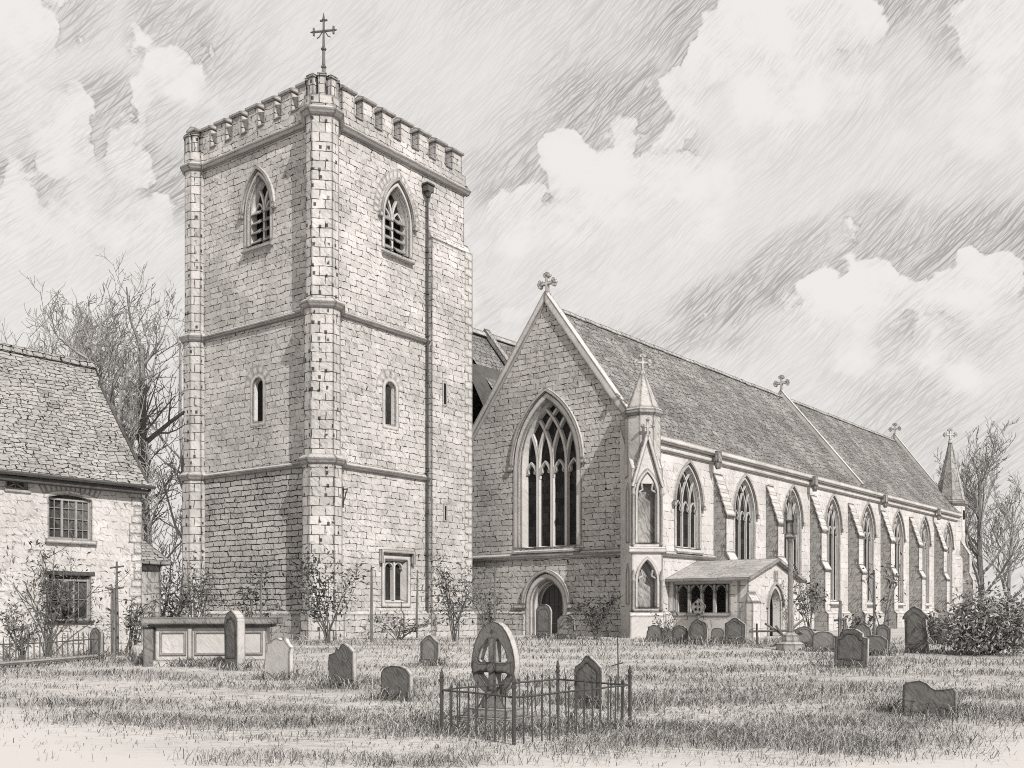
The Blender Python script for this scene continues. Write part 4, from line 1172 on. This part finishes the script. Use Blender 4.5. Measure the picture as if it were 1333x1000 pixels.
# tall churchyard cross
p = on_ground(1029, 846); k = p.y/FPX
yc = thing('churchyard_cross', 'tall slender churchyard cross with gabled lantern head beside the porch', 'stone cross', p)
M_yc = G('cross_shaft_stone', 0.5, 0.034, hatch=0.4)
mb = MB(Matrix.Translation(p)); hS = (846-700)*k
mb.ring(0, 0, [(0.5, -0.2), (0.5, 0.2), (0.32, 0.3), (0.3, 0.5), (0.11, 0.62), (0.085, hS-0.15), (0.17, hS)], 8); mb.build('shaft', M_yc, yc)
mb = MB(Matrix.Translation(p))
mb.ring(0, 0, [(0.23, hS), (0.23, hS+0.12), (0.14, hS+0.15), (0.14, hS+0.55), (0.24, hS+0.6), (0.20, hS+0.66), (0.04, hS+1.25)], 4, R(20))
for i in range(4):
    a = R(20+90*i); mb.ring(0.24*math.cos(a), 0.24*math.sin(a), [(0.05, hS+0.12), (0.04, hS+0.75), (0.0, hS+0.95)], 5)
mb.box(-0.035, 0.035, -0.03, 0.03, hS+1.2, hS+1.65); mb.box(-0.16, 0.16, -0.029, 0.029, hS+1.40, hS+1.47)
mb.build('lantern_head', M_yc, yc)

# posts and poles
M_post = sketch('post_timber', 0.40, 0.034, None, hatch=0.4, hrot=82, edge=0.85)
def post(px, by, ty, r, label, name='wooden_post', arms=(), Y=None):
    p = on_ground(px, by) if Y is None else Vector((at(px, by, Y).x, Y, gz(at(px, by, Y).x, Y)))
    k = p.y/FPX; h = EYE+(HOR-ty)*k-p.z
    mb = MB(); pts = [(random.uniform(-0.02, 0.02), 0, -0.2+(h+0.2)*t) for t in (0, 0.35, 0.7, 1)]
    mb.tube(pts, [r, r, r*0.9, r*0.6], 6)
    for f in arms: mb.tube([(-0.22, 0, h*f), (0.22, 0.03, h*(f+0.02))], r*0.6, 5)
    o = mb.build(name, M_post, None); o.location = p
    tag(o, label, 'post', 'rustic stakes and posts by the walls')
post(148, 856, 768, 0.07, 'stout lower stake standing in front of the cottage corner')
post(152, 852, 731, 0.05, 'tall knotted stake with short cross pieces by the cottage corner', arms=(0.7, 0.93))
post(38, 852, 732, 0.025, 'thin rose stake standing left of the cottage windows')
post(340, 836, 735, 0.05, 'tall thin stake against the shaded tower wall behind the chest tomb', Y=43.5)
post(484, 836, 738, 0.07, 'tall stake standing left of the square tower window')
post(543, 834, 742, 0.06, 'tall stake standing between the square tower window and the drainpipe', Y=47.5)
post(644, 833, 738, 0.05, 'slender stake standing right of the gable drainpipe')
post(1094, 846, 782, 0.08, 'short timber post standing before the south buttresses', arms=(0.6,))
post(1100, 846, 808, 0.1, 'stubby post close at the right of the short timber post')
post(1138, 835, 742, 0.06, 'leaning tall stake among the buttresses near the crooked sapling')

# ------------------------------------------------------------------ trees
def rv(): return Vector((random.gauss(0,1), random.gauss(0,1), random.gauss(0,1)))
def grow(mbs, p, d, L, r, lv, maxlv, minr, kids, up=0.12, spread=0.75, jit=0.14, f0=0.3, wid=0.34):
    nseg = 4 if lv < 2 else 3
    pts = [p.copy()]; rad = [r]; q = p.copy(); dd_ = d.normalized()
    for i in range(nseg):
        dd_ = (dd_+rv()*jit*(1.0 if lv else 0.45)+Vector((0,0,up*(1 if lv else 0)))).normalized()
        q = q+dd_*(L/nseg); pts.append(q.copy()); rad.append(max(minr, r*(1-0.62*(i+1)/nseg)))
    mbs[0 if lv == 0 else 1].tube(pts, rad, 6 if lv == 0 else (4 if lv < 2 else 3), cap=False)
    if lv >= maxlv: return
    n = kids[lv]
    for i in range(n):
        f = f0+(1-f0)*(i+random.random()*0.8)/n if lv == 0 else 0.2+0.8*(i+random.random())/n
        f = min(f, 1.0); s_ = f*nseg; j = min(int(s_), nseg-1); pp = pts[j].lerp(pts[j+1], s_-j)
        rr = (rad[j]+(rad[j+1]-rad[j])*(s_-j))*random.uniform(0.5, 0.72)
        t = (pts[j+1]-pts[j]).normalized()
        a = rv(); a -= t*a.dot(t); a.normalize()
        sp = spread*random.uniform(0.75, 1.25)
        nd = (t*math.cos(sp)+a*math.sin(sp)); nd.z += 0.12
        LL = L*random.uniform(0.8, 1.2)*(wid*(1.25-0.55*f) if lv == 0 else 0.5)
        grow(mbs, pp, nd, LL, max(minr, rr), lv+1, maxlv, minr, kids, up, spread, jit, f0, wid)
TREEP = 'bare trees standing behind the buildings'
def tree(px, Y, top_y, label, kids=(12, 6, 5, 3), minr=0.018, tone=0.24, r0=0.34, spread=0.7, f0=0.3, seed=1, maxlv=4, lean=0.0, base=0.0, wid=0.30):
    random.seed(seed)
    x = (px-666.5)/FPX*Y
    p = Vector((x, Y, base-0.2)); h = EYE+(HOR-top_y)*Y/FPX
    tr_ = thing('bare_tree', label, 'tree', p, TREEP)
    mbs = [MB(), MB()]
    grow(mbs, p, Vector((lean, 0, 1)), h*0.86, r0, 0, maxlv, minr, kids, 0.16, spread, 0.13, f0, wid)
    mt = sketch('bark_%d' % int(tone*100), tone, 0.05, None, hatch=0.5, hrot=75, edge=0.0, blot=0.2)
    mt2 = sketch('twig_%d' % int(tone*100), tone+0.06, 0.05, None, hatch=0.4, hrot=75, edge=0.0, blot=0.2)
    mbs[0].build('trunk', mt, tr_); mbs[1].build('crown', mt2, tr_)
tree(52, 62, 370, 'bare spreading tree rising alone above the cottage ridge', seed=3, tone=0.25, kids=(10, 5, 4, 3), r0=0.24, f0=0.55, spread=0.85, wid=0.30)
tree(112, 66, 392, 'small pale bare tree in the gap between the lone tree and the tall ones', seed=12, tone=0.38, kids=(11, 5, 4, 2), r0=0.2, wid=0.28, f0=0.4, spread=0.85)
tree(146, 60, 440, 'low forking bare tree just above the cottage roof verge', seed=5, tone=0.34, kids=(10, 5, 4, 3), r0=0.18, f0=0.3, wid=0.32, spread=0.85)
tree(181, 57, 392, 'bare tree left of the thickest trunk beside the tower', seed=33, tone=0.28, kids=(14, 5, 4, 3), r0=0.36, f0=0.28, wid=0.27, spread=0.9)
tree(202, 60, 356, 'tallest bare tree with thick trunk close by the tower', seed=40, tone=0.26, kids=(16, 5, 4, 3), r0=0.44, f0=0.3, wid=0.27, spread=0.9)
tree(232, 68, 380, 'bare tree half hidden behind the left edge of the tower', seed=14, tone=0.38, kids=(13, 5, 4, 2), r0=0.2, f0=0.25, wid=0.28, spread=0.9)
tree(212, 56, 585, 'short twiggy bare tree filling the gap between cottage and tower', seed=17, tone=0.36, kids=(12, 6, 4, 3), r0=0.12, f0=0.1, wid=0.42, spread=0.9)
tree(1277, 103, 580, 'bare wide tree with curving trunk right of the church turret', seed=21, tone=0.24, kids=(17, 6, 4, 3), minr=0.026, r0=0.36, f0=0.16, wid=0.36, spread=0.75)
tree(1217, 116, 590, 'distant bare tree seen behind the roof beside the church turret', seed=23, tone=0.34, kids=(12, 5, 4, 2), minr=0.03, r0=0.26, wid=0.3)
tree(1312, 110, 630, 'smaller bare tree at the far right beyond the bush', seed=26, tone=0.32, kids=(13, 5, 4, 2), minr=0.028, r0=0.24, f0=0.12, wid=0.36)

# ------------------------------------------------------------------ leafy things
def leaf_cloud(mb, pts, size, mi=0):
    for p in pts:
        a = rv().normalized(); b = a.cross(rv()).normalized()
        s_ = size*random.uniform(0.5, 1.4)
        mb.add([p-a*s_, p+b*s_*0.32, p+a*s_, p-b*s_*0.32], [(0,1,2,3)], mi)
M_leaf = {k: sketch('leaf_%d' % int(k*100), k, 0.05, None, hatch=0.0, edge=0, blot=0, island=0.75) for k in (0.10, 0.16, 0.24, 0.34)}
M_stem = sketch('stem', 0.17, 0.03, None, hatch=0.3, edge=0, blot=0.2)
SHR = 'straggling shrubs along the walls'
def shrub(px, by, ty, wpx, label, stems=6, leaves=260, tone=0.16, Y=None, seed=0, lr=0.085, name='shrub', cat='shrub', group=SHR, climb=False):
    random.seed(seed+100)
    if Y is None: p = on_ground(px, by)
    else: x = (px-666.5)/FPX*Y; p = Vector((x, Y, gz(x, Y)))
    k = p.y/FPX; h = EYE+(HOR-ty)*k-p.z; ww = wpx*k/2
    th_ = thing(name, label, cat, p, group)
    st = MB(); lf = MB(); ends = []
    for i in range(stems):
        d = Vector((random.uniform(-1, 1)*ww, random.uniform(-0.5, 0.5)*ww*0.7, h*random.uniform(0.65, 1.0)))
        b = p+Vector((random.uniform(-0.12, 0.12), random.uniform(-0.1, 0.1), -0.1))
        pts = [b+Vector((d.x*(t**1.5), d.y*t, d.z*t))+Vector((random.gauss(0, 0.05), random.gauss(0, 0.05), 0))*h*0.35 for t in (0, 0.25, 0.5, 0.75, 1.0)]
        pts[0] = b
        r = min(h*0.010+0.008, 0.03)
        st.tube(pts, [r, r*0.85, r*0.7, r*0.5, r*0.3], 4)
        ends.append(pts[-1])
        for q in range(5):
            f = random.uniform(0.35, 1.0); j = min(int(f*4), 3); pp = pts[j].lerp(pts[j+1], f*4-j)
            e = pp+Vector((random.gauss(0, 0.35)*ww, random.gauss(0, 0.25)*ww, random.uniform(0.02, 0.25)*h))
            m_ = pp.lerp(e, 0.5)+rv()*0.04*h
            st.tube([pp, m_, e], [r*0.45, r*0.35, r*0.2], 3); ends.append(e); ends.append(m_)
    st.build('stem', M_stem, th_)
    L_ = []
    for q in range(leaves):
        e = random.choice(ends); L_.append(e+rv()*h*0.055)
    leaf_cloud(lf, L_, lr); lf.build('foliage', M_leaf[tone], th_)
shrub(62, 850, 708, 125, 'climbing rose straggling over the cottage front around its windows', stems=9, leaves=800, seed=1, Y=31.0, lr=0.075, tone=0.16, name='climbing_rose', cat='climber')
shrub(30, 862, 790, 70, 'low leafy plants massed behind the cottage fence', stems=10, leaves=420, seed=2, tone=0.24, lr=0.08)
shrub(110, 850, 800, 60, 'leafy clump under the lower cottage window', stems=8, leaves=260, seed=33, tone=0.24, lr=0.08)
shrub(170, 856, 775, 60, 'young twiggy shrub at the cottage corner', stems=7, leaves=340, seed=3, tone=0.16)
shrub(212, 850, 742, 90, 'dense dark shrub between the cottage and the tower', stems=14, leaves=1100, seed=4, tone=0.16, Y=40, lr=0.10)
shrub(255, 832, 735, 60, 'leafy bush against the left tower buttress behind the tomb', stems=10, leaves=500, seed=5, tone=0.16, Y=44)
shrub(325, 834, 742, 90, 'spindly shrub with few leaves on the shaded tower wall', stems=5, leaves=420, seed=6, tone=0.10, Y=44, lr=0.10)
shrub(428, 837, 728, 105, 'large branching shrub in front of the tower corner buttress', stems=9, leaves=800, seed=7, tone=0.10, lr=0.10)
shrub(594, 835, 735, 70, 'branching shrub at the foot of the tower stair projection', stems=9, leaves=620, seed=8, tone=0.16, lr=0.10)
shrub(636, 833, 755, 50, 'thin shrub right of the gable drainpipe', stems=6, leaves=260, seed=9, tone=0.16, lr=0.09)
shrub(778, 833, 772, 60, 'dark bush in the shade right of the west doorway', stems=12, leaves=520, seed=10, tone=0.10, lr=0.11)
shrub(865, 838, 790, 40, 'scrubby sapling at the foot of the corner pier', stems=5, leaves=90, seed=11, tone=0.16)
shrub(1052, 842, 752, 46, 'leafy climber on the buttress right of the porch', stems=8, leaves=420, seed=12, tone=0.16, lr=0.12, name='climber', cat='climber', Y=51)
shrub(1150, 836, 738, 34, 'crooked sapling with a leafy head before the south buttresses', stems=3, leaves=120, seed=13, tone=0.16, lr=0.12, name='sapling', cat='sapling')
shrub(520, 833, 800, 90, 'low grassy plants along the tower plinth under the square window', stems=16, leaves=260, seed=14, tone=0.24, lr=0.11)
shrub(1120, 836, 800, 60, 'low plants at the foot of the middle buttresses', stems=10, leaves=240, seed=15, tone=0.16, lr=0.12)
shrub(1220, 838, 795, 60, 'low plants between the capped headstone and the bush', stems=10, leaves=280, seed=16, tone=0.16, lr=0.11)
# big bush on the right
random.seed(55)
def big_bush(px, by, ty, wpx, label, n=8000, tone=0.34, seed=1, lr=0.085):
    random.seed(seed)
    p = on_ground(px, by); k = p.y/FPX; h = EYE+(HOR-ty)*k-p.z; a = wpx*k/2
    t_ = thing('bush', label, 'bush', p); st = MB(); lf = MB()
    cl = []
    for i in range(34):
        an = random.uniform(0, 2*math.pi); q = random.random()**0.6
        c_ = p+Vector((math.cos(an)*a*q*0.95, math.sin(an)*a*q*0.6, h*(0.10+0.84*random.random()*(1-0.45*q))))
        cl.append((c_, random.uniform(0.16, 0.34)*h))
        st.tube([p+Vector((random.uniform(-.1,.1)*a, 0, -0.1)), p.lerp(c_, 0.5)+rv()*0.1, c_+Vector((0,0,0.2))], [0.035, 0.022, 0.008], 4)
    pts = []
    for i in range(n):
        c_, r = random.choice(cl); pts.append(c_+rv()*r*0.55)
    pts = [q for q in pts if q.z > p.z-0.02]
    leaf_cloud(lf, pts, lr)
    st.build('stem', M_stem, t_); lf.build('foliage', M_leaf[tone], t_)
big_bush(1287, 852, 756, 92, 'large dark leafy bush at the right end of the churchyard', seed=3)

# ------------------------------------------------------------------ ground sheet
xs = np.concatenate([np.linspace(-900, -60, 14), np.linspace(-55, 75, 131), np.linspace(80, 900, 14)])
ys = np.concatenate([np.linspace(-30, 4, 6), np.linspace(5, 60, 111), np.linspace(62, 130, 24), np.linspace(150, 1600, 14)])
verts = [(x, y, gz(x, y)) for y in ys for x in xs]; nx = len(xs)
faces = [(j*nx+i, j*nx+i+1, (j+1)*nx+i+1, (j+1)*nx+i) for j in range(len(ys)-1) for i in range(nx-1)]
me = bpy.data.meshes.new('ground'); me.from_pydata(verts, [], faces); me.update()
planar_uv(me, np.array(verts, dtype=float))
for pl in me.polygons: pl.use_smooth = True
gr = bpy.data.objects.new('ground', me); col.objects.link(gr); gr['kind'] = 'structure'
mt = bpy.data.materials.new('turf_earth'); mt.use_nodes = True; t = NT(mt.node_tree); mt.node_tree.nodes.clear()
out = t.n('ShaderNodeOutputMaterial'); bs = t.n('ShaderNodeBsdfPrincipled'); bs.inputs['Roughness'].default_value = 1; bs.inputs['Specular IOR Level'].default_value = 0
t.link(bs.outputs[0], out.inputs[0])
uv = t.n('ShaderNodeUVMap').outputs[0]
sx = t.n('ShaderNodeSeparateXYZ'); t.link(uv, sx.inputs[0])
big_n = t.noise(t.mapping(uv, R(6), (0.12, 0.35, 1)), 1.0, 4, 0.6)
s1 = t.strokes(uv, R(12), 0.5, 0.09, 0.45, 0.68, 3)
s2 = t.strokes(uv, R(-20), 0.25, 0.05, 0.48, 0.7, 2)
edg = t.m('MAXIMUM', t.m('MAXIMUM', t.m('MULTIPLY', t.m('SUBTRACT', -3.0, sx.outputs[0]), 0.95), t.m('MULTIPLY', t.m('SUBTRACT', sx.outputs[0], 4.0), 0.95)), 0.0)
edg = t.m('ADD', edg, t.m('MULTIPLY', t.noise(uv, 0.8, 3), 1.5))
g_amt = t.ramp(t.m('SUBTRACT', sx.outputs[1], edg), 8.6, 12.6)
v = t.m('SUBTRACT', 1.0, t.m('MULTIPLY', t.ramp(big_n, 0.42, 0.68), 0.30))
v = t.m('MULTIPLY', v, t.m('SUBTRACT', 1.0, t.m('MULTIPLY', s1, 0.42)))
v = t.m('MULTIPLY', v, t.m('SUBTRACT', 1.0, t.m('MULTIPLY', s2, 0.32)))
v = t.m('ADD', t.m('MULTIPLY', v, g_amt), t.m('SUBTRACT', 1.0, g_amt))
cc = t.n('ShaderNodeVectorMath', operation='SCALE'); cc.inputs[0].default_value = PAPER
t.put(cc.inputs['Scale'], t.m('MULTIPLY', v, 0.50)); t.link(cc.outputs[0], bs.inputs['Base Color'])
me.materials.append(mt)

# ------------------------------------------------------------------ grass (one mass nobody could count)
rng = np.random.default_rng(5)
def vnoise(x, y, seed=0):
    r = np.zeros_like(x)
    for i, (fx, fy, a) in enumerate(((0.13, 0.5, 1), (0.3, 1.15, 0.9), (0.9, 2.0, 0.6), (2.1, 2.9, 0.35))):  # wide density bands stand in for broad shadow bands on the turf
        r += a*np.sin(x*fx*2+seed+i*2.1+1.5*np.sin(y*fy+i))*np.cos(y*fy*2+seed*1.7+i)
    return r
N = 170000
uu = rng.random(N); y0, y1 = 10.3, 47.0; pw = -0.75
Yg = (y0**pw+(y1**pw-y0**pw)*uu)**(1/pw)
Xg = (rng.random(N)*1.2-0.60)*Yg
nz = vnoise(Xg, Yg)
dens = np.clip(0.52+0.45*nz, 0.10, 1.0)
patch = np.exp(-(((Xg-4.0)/3.4)**2+((Yg-15.5)/2.6)**2))+0.8*np.exp(-(((Xg+3.0)/2.6)**2+((Yg-15.5)/1.2)**2))  # extra density standing in for soft shadow patches
dens += 0.45*patch
edge_ = 10.2+np.maximum(np.maximum((-Xg-3.0)*0.95, (Xg-4.0)*0.95), 0)
dens *= np.clip((Yg-edge_+1.2-0.5*np.sin(Xg*1.3)-0.35*np.sin(Xg*3.1+1))/3.6, 0.0, 1.0)**1.6
keep = rng.random(N) < dens
Xg, Yg, nz = Xg[keep], Yg[keep], nz[keep]
hgt = (0.035+0.085*rng.random(len(Xg)))*(1+0.5*np.clip(nz, -0.8, 1.5))
# taller tufts about the stones
tx_, ty_, th2 = [], [], []
for (sx_, sy_, w_) in tuft_spots:
    n = int(110+110*w_)
    a = rng.normal(0, 0.5*w_+0.08, n); b = rng.normal(-0.12, 0.16, n)
    tx_.append(sx_+a*0.85); ty_.append(sy_-a*0.35+b); th2.append(0.10+0.24*rng.random(n))
for px in np.arange(-10, 1260, 4.0):             # rank growth along the walls
    for k in range(4):
        q = on_ground(px+rng.random()*4, 838+rng.random()*3+(14 if px < 190 else 0))
        tx_.append(np.array([q.x])); ty_.append(np.array([q.y])); th2.append(np.array([0.15+0.35*rng.random()]))
for (cx_, cy_, w_, h_) in ((557, 940, 26, .3), (545, 945, 30, .25), (835, 925, 26, .34), (1160, 925, 24, .34), (1250, 930, 26, .34), (480, 890, 40, .25), (390, 880, 40, .26), (700, 955, 90, .22), (760, 940, 60, .22), (610, 962, 60, .16), (1075, 858, 40, .3), (640, 952, 60, .2)):
    q = on_ground(cx_, cy_); n = 130
    tx_.append(q.x+rng.normal(0, w_*q.y/FPX*0.5, n)); ty_.append(q.y+rng.normal(0, 0.25, n)); th2.append(h_*(0.4+0.7*rng.random(n)))
Xg = np.concatenate([Xg]+tx_); Yg = np.concatenate([Yg]+ty_); hgt = np.concatenate([hgt]+th2)
n = len(Xg)
def gz_np(x, y):
    t = np.clip((y-14.0)/30.0, 0, 1)
    return 0.3*t*t*(3-2*t)+0.03*np.sin(x*0.7+1.3)*np.cos(y*0.45)+0.015*np.sin(x*1.9+y*1.3)
Zg = gz_np(Xg, Yg)
ang = rng.random(n)*2*np.pi; ln = hgt*(0.6+2.4*rng.random(n)**1.3)
bx = np.cos(ang)*ln+0.25*hgt; by = np.sin(ang)*ln*0.6
wd = 0.0045*(0.7+0.7*rng.random(n))*(Yg/13.0)**0.85
wa = ang+np.pi/2+rng.normal(0, 0.5, n)
wx, wy = np.cos(wa)*wd, np.sin(wa)*wd
V = np.empty((n, 5, 3))
V[:, 0] = np.stack([Xg-wx, Yg-wy, Zg-0.02], 1); V[:, 1] = np.stack([Xg+wx, Yg+wy, Zg-0.02], 1)
mx, my, mz = Xg+bx*0.35, Yg+by*0.35, Zg+hgt*0.68
V[:, 2] = np.stack([mx+wx*0.8, my+wy*0.8, mz], 1); V[:, 3] = np.stack([mx-wx*0.8, my-wy*0.8, mz], 1)
V[:, 4] = np.stack([Xg+bx, Yg+by, Zg+hgt*(0.75+0.3*rng.random(n))], 1)
me = bpy.data.meshes.new('grass')
me.vertices.add(n*5); me.vertices.foreach_set('co', V.ravel())
base = (np.arange(n)*5)[:, None]
loops = np.concatenate([base+np.array([[0,1,2,3]]), base+np.array([[3,2,4]])], 1).ravel().astype(np.int32)
me.loops.add(len(loops)); me.loops.foreach_set('vertex_index', loops)
st_ = np.stack([np.arange(n)*7, np.arange(n)*7+4], 1).ravel().astype(np.int32)
me.polygons.add(2*n); me.polygons.foreach_set('loop_start', st_)
me.update(calc_edges=True); me.validate()
go = bpy.data.objects.new('grass', me); col.objects.link(go)
go['kind'] = 'stuff'; go['label'] = 'rough unmown grass covering the churchyard'; go['category'] = 'grass'
me.materials.append(sketch('grass_blade', 0.33, 0.02, None, hatch=0, edge=0, blot=0, island=0.85))

# ------------------------------------------------------------------ sky, sun, camera
SUN = Vector((0.51, -0.86, 0)).normalized(); EL = R(38)
wd_ = bpy.data.worlds.new('World'); sc.world = wd_; wd_.use_nodes = True
t = NT(wd_.node_tree); wd_.node_tree.nodes.clear()
out = t.n('ShaderNodeOutputWorld'); bg = t.n('ShaderNodeBackground'); t.link(bg.outputs[0], out.inputs[0])
sky = t.n('ShaderNodeTexSky', sky_type='NISHITA'); sky.sun_disc = False
sky.sun_elevation = EL; sky.sun_rotation = math.atan2(SUN.x, SUN.y)
tc = t.n('ShaderNodeTexCoord').outputs['Generated']
sp = t.n('ShaderNodeSeparateXYZ'); t.link(tc, sp.inputs[0])
az = t.m('ARCTAN2', sp.outputs[0], sp.outputs[1]); el = t.m('ARCSINE', sp.outputs[2])
cv = t.n('ShaderNodeCombineXYZ'); t.link(az, cv.inputs[0]); t.link(el, cv.inputs[1]); A = cv.outputs[0]
# cumulus banks: centre bearing, height, half sizes
def sph(px, py): 
    x = (px-666.5)/FPX; z = (HOR-py)/FPX; a = math.atan(x); return a, math.atan(z*math.cos(a))
blobs = [(820, 255, 150, 70, 1.0), (755, 200, 60, 50, .8), (860, 200, 50, 55, .8), (690, 290, 80, 45, .9), (1020, 85, 140, 85, 1.0), (930, 140, 70, 70, .8), (1150, 60, 80, 60, .7), (1090, 400, 110, 48, 1.0), (1130, 350, 50, 40, .8), (930, 440, 70, 40, .8), (1270, 400, 120, 60, .9), (1300, 80, 80, 70, 1.0), (1180, 480, 150, 40, .8),
         (110, 205, 110, 48, .9), (225, 105, 60, 40, .8), (60, 310, 140, 55, .9), (210, 290, 80, 60, .8), (20, 60, 90, 80, .9), (640, 420, 120, 120, .5), (1000, 500, 250, 50, .6), (60, 400, 120, 60, .6)]
def banks(dz, grow_=1.0):
    tot = None
    for (px, py, rx, ry, wt_) in blobs:
        a, e = sph(px, py)
        d = t.vm('MULTIPLY', t.vm('SUBTRACT', A, (a, e+dz, 0)), (FPX/rx*0.80/grow_, FPX/ry*0.78/grow_, 0))
        dp = t.n('ShaderNodeVectorMath', operation='DOT_PRODUCT'); t.link(d, dp.inputs[0]); t.link(d, dp.inputs[1])
        g_ = t.m('MULTIPLY', t.m('EXPONENT', t.m('MULTIPLY', dp.outputs['Value'], -0.9)), wt_)
        tot = g_ if tot is None else t.m('MAXIMUM', tot, g_)
    return tot
tot = banks(0.0); tu = banks(0.035, 1.05); td = banks(-0.035, 1.05)
topside = t.ramp(t.m('SUBTRACT', tu, td), -0.10, 0.22)      # 1 on the crowns of the clouds, 0 beneath them
n1 = t.noise(t.mapping(A, 0, (1, 1.25, 1)), 11, 7, 0.62)
vor = t.n('ShaderNodeTexVoronoi', feature='SMOOTH_F1'); vor.inputs['Scale'].default_value = 26; vor.inputs['Smoothness'].default_value = 0.25
wv = t.vm('ADD', A, t.vm('MULTIPLY', t.vm('SUBTRACT', t.noise(A, 22, 3, 0.6, color=True), (0.5, 0.5, 0.5)), (0.04, 0.04, 0)))
t.link(wv, vor.inputs['Vector'])
cl = t.m('ADD', t.m('ADD', tot, t.m('MULTIPLY', t.m('SUBTRACT', n1, 0.5), 1.5)), t.m('MULTIPLY', t.m('SUBTRACT', 0.35, vor.outputs['Distance']), 0.8))
mask = t.m('ADD', t.m('MULTIPLY', t.ramp(cl, 0.45, 0.54), topside), t.m('MULTIPLY', t.ramp(cl, 0.30, 0.95), t.m('SUBTRACT', 1.0, topside)))
rim = t.m('MULTIPLY', t.ramp(cl, 0.44, 0.47), t.ramp(cl, 0.51, 0.47))
rimn = t.ramp(t.noise(A, 30, 2), 0.48, 0.6)
# slanting hatch strokes laid over the sky
A0 = A
A = t.vm('ADD', A0, t.vm('MULTIPLY', t.vm('SUBTRACT', t.noise(A0, 9, 2, 0.5, color=True), (0.5, 0.5, 0.5)), (0.02, 0.02, 0)))
h1 = t.strokes(A, R(-38), 0.06, 0.0017, 0.46, 0.63, 2.0)
h2 = t.strokes(A, R(-52), 0.022, 0.0017, 0.46, 0.66, 2)
h3 = t.strokes(A, R(-25), 0.035, 0.0022, 0.5, 0.7, 2)
A = A0
md = t.ramp(t.noise(t.mapping(A, R(-35), (3.2, 7, 1)), 1, 4, 0.55), 0.36, 0.70)
md = t.m('MINIMUM', t.m('ADD', t.m('MULTIPLY', md, 0.65), t.m('MULTIPLY', t.m('MULTIPLY', topside, t.ramp(tu, 0.25, 0.75)), 0.75)), 1.15)
hh = t.m('MAXIMUM', t.m('MAXIMUM', h1, t.m('MULTIPLY', h2, 0.8)), t.m('MULTIPLY', h3, 0.7))
bwn = t.n('ShaderNodeRGBToBW'); t.link(sky.outputs[0], bwn.inputs[0])
# clear air: the physical sky, made grey; clouds: near white
clear = t.m('MINIMUM', t.m('ADD', t.m('MULTIPLY', bwn.outputs[0], 0.010), 0.80), 0.84)
clear = t.m('MULTIPLY', clear, t.m('SUBTRACT', 1.0, t.m('MULTIPLY', md, 0.11)))
clear = t.m('MULTIPLY', clear, t.m('SUBTRACT', 1.0, t.m('MULTIPLY', hh, t.m('ADD', 0.07, t.m('MULTIPLY', md, 0.32)))))
fade = t.ramp(el, 0.02, 0.22)
cloud = t.m('SUBTRACT', 0.87, t.m('MULTIPLY', t.m('MULTIPLY', t.ramp(n1, 0.58, 0.42), hh), 0.15))
pale = t.m('SUBTRACT', 0.80, t.m('MULTIPLY', hh, 0.12))
clear = t.m('ADD', t.m('MULTIPLY', clear, fade), t.m('MULTIPLY', pale, t.m('SUBTRACT', 1.0, fade)))
fin = t.m('ADD', t.m('MULTIPLY', cloud, mask), t.m('MULTIPLY', clear, t.m('SUBTRACT', 1.0, mask)))
fin = t.m('MULTIPLY', fin, t.m('SUBTRACT', 1.0, t.m('MULTIPLY', t.m('MULTIPLY', t.m('MULTIPLY', rim, rimn), topside), 0.22)))
grain = t.noise(A, 900, 1, 0.5)
fin = t.m('MULTIPLY', fin, t.m('ADD', 0.965, t.m('MULTIPLY', grain, 0.07)))
cc = t.n('ShaderNodeVectorMath', operation='SCALE'); cc.inputs[0].default_value = (1.0, 0.961, 0.930); t.put(cc.inputs['Scale'], fin)
# the background strength stays at 0.1: colour is lifted to match
up10 = t.n('ShaderNodeVectorMath', operation='SCALE'); t.link(cc.outputs[0], up10.inputs[0]); up10.inputs['Scale'].default_value = 10.0
t.link(up10.outputs[0], bg.inputs['Color']); bg.inputs['Strength'].default_value = 0.1

ld = bpy.data.lights.new('sun', 'SUN'); ld.energy = 5.0; ld.angle = R(0.5); ld.color = (1.0, 0.97, 0.93)
lo = bpy.data.objects.new('sun', ld); col.objects.link(lo)
sd = Vector((SUN.x*math.cos(EL), SUN.y*math.cos(EL), math.sin(EL)))
lo.rotation_euler = sd.to_track_quat('Z', 'Y').to_euler(); lo.location = sd*60
cam = bpy.data.cameras.new('camera'); co = bpy.data.objects.new('camera', cam); col.objects.link(co)
co.location = (0, 0, EYE); co.rotation_euler = (R(90), 0, 0)
cam.sensor_width = 36; cam.lens = FPX/1333*36; cam.shift_y = (HOR-500)/1333; cam.clip_end = 5000; cam.clip_start = 0.1
sc.camera = co
sc.view_settings.view_transform = 'Standard'; sc.view_settings.look = 'None'; sc.view_settings.exposure = 0; sc.view_settings.gamma = 1
sc.cycles.max_bounces = 4; sc.cycles.diffuse_bounces = 2; sc.cycles.use_denoising = False
sc.cycles.pixel_filter_type = 'BLACKMAN_HARRIS'; sc.cycles.filter_width = 1.0
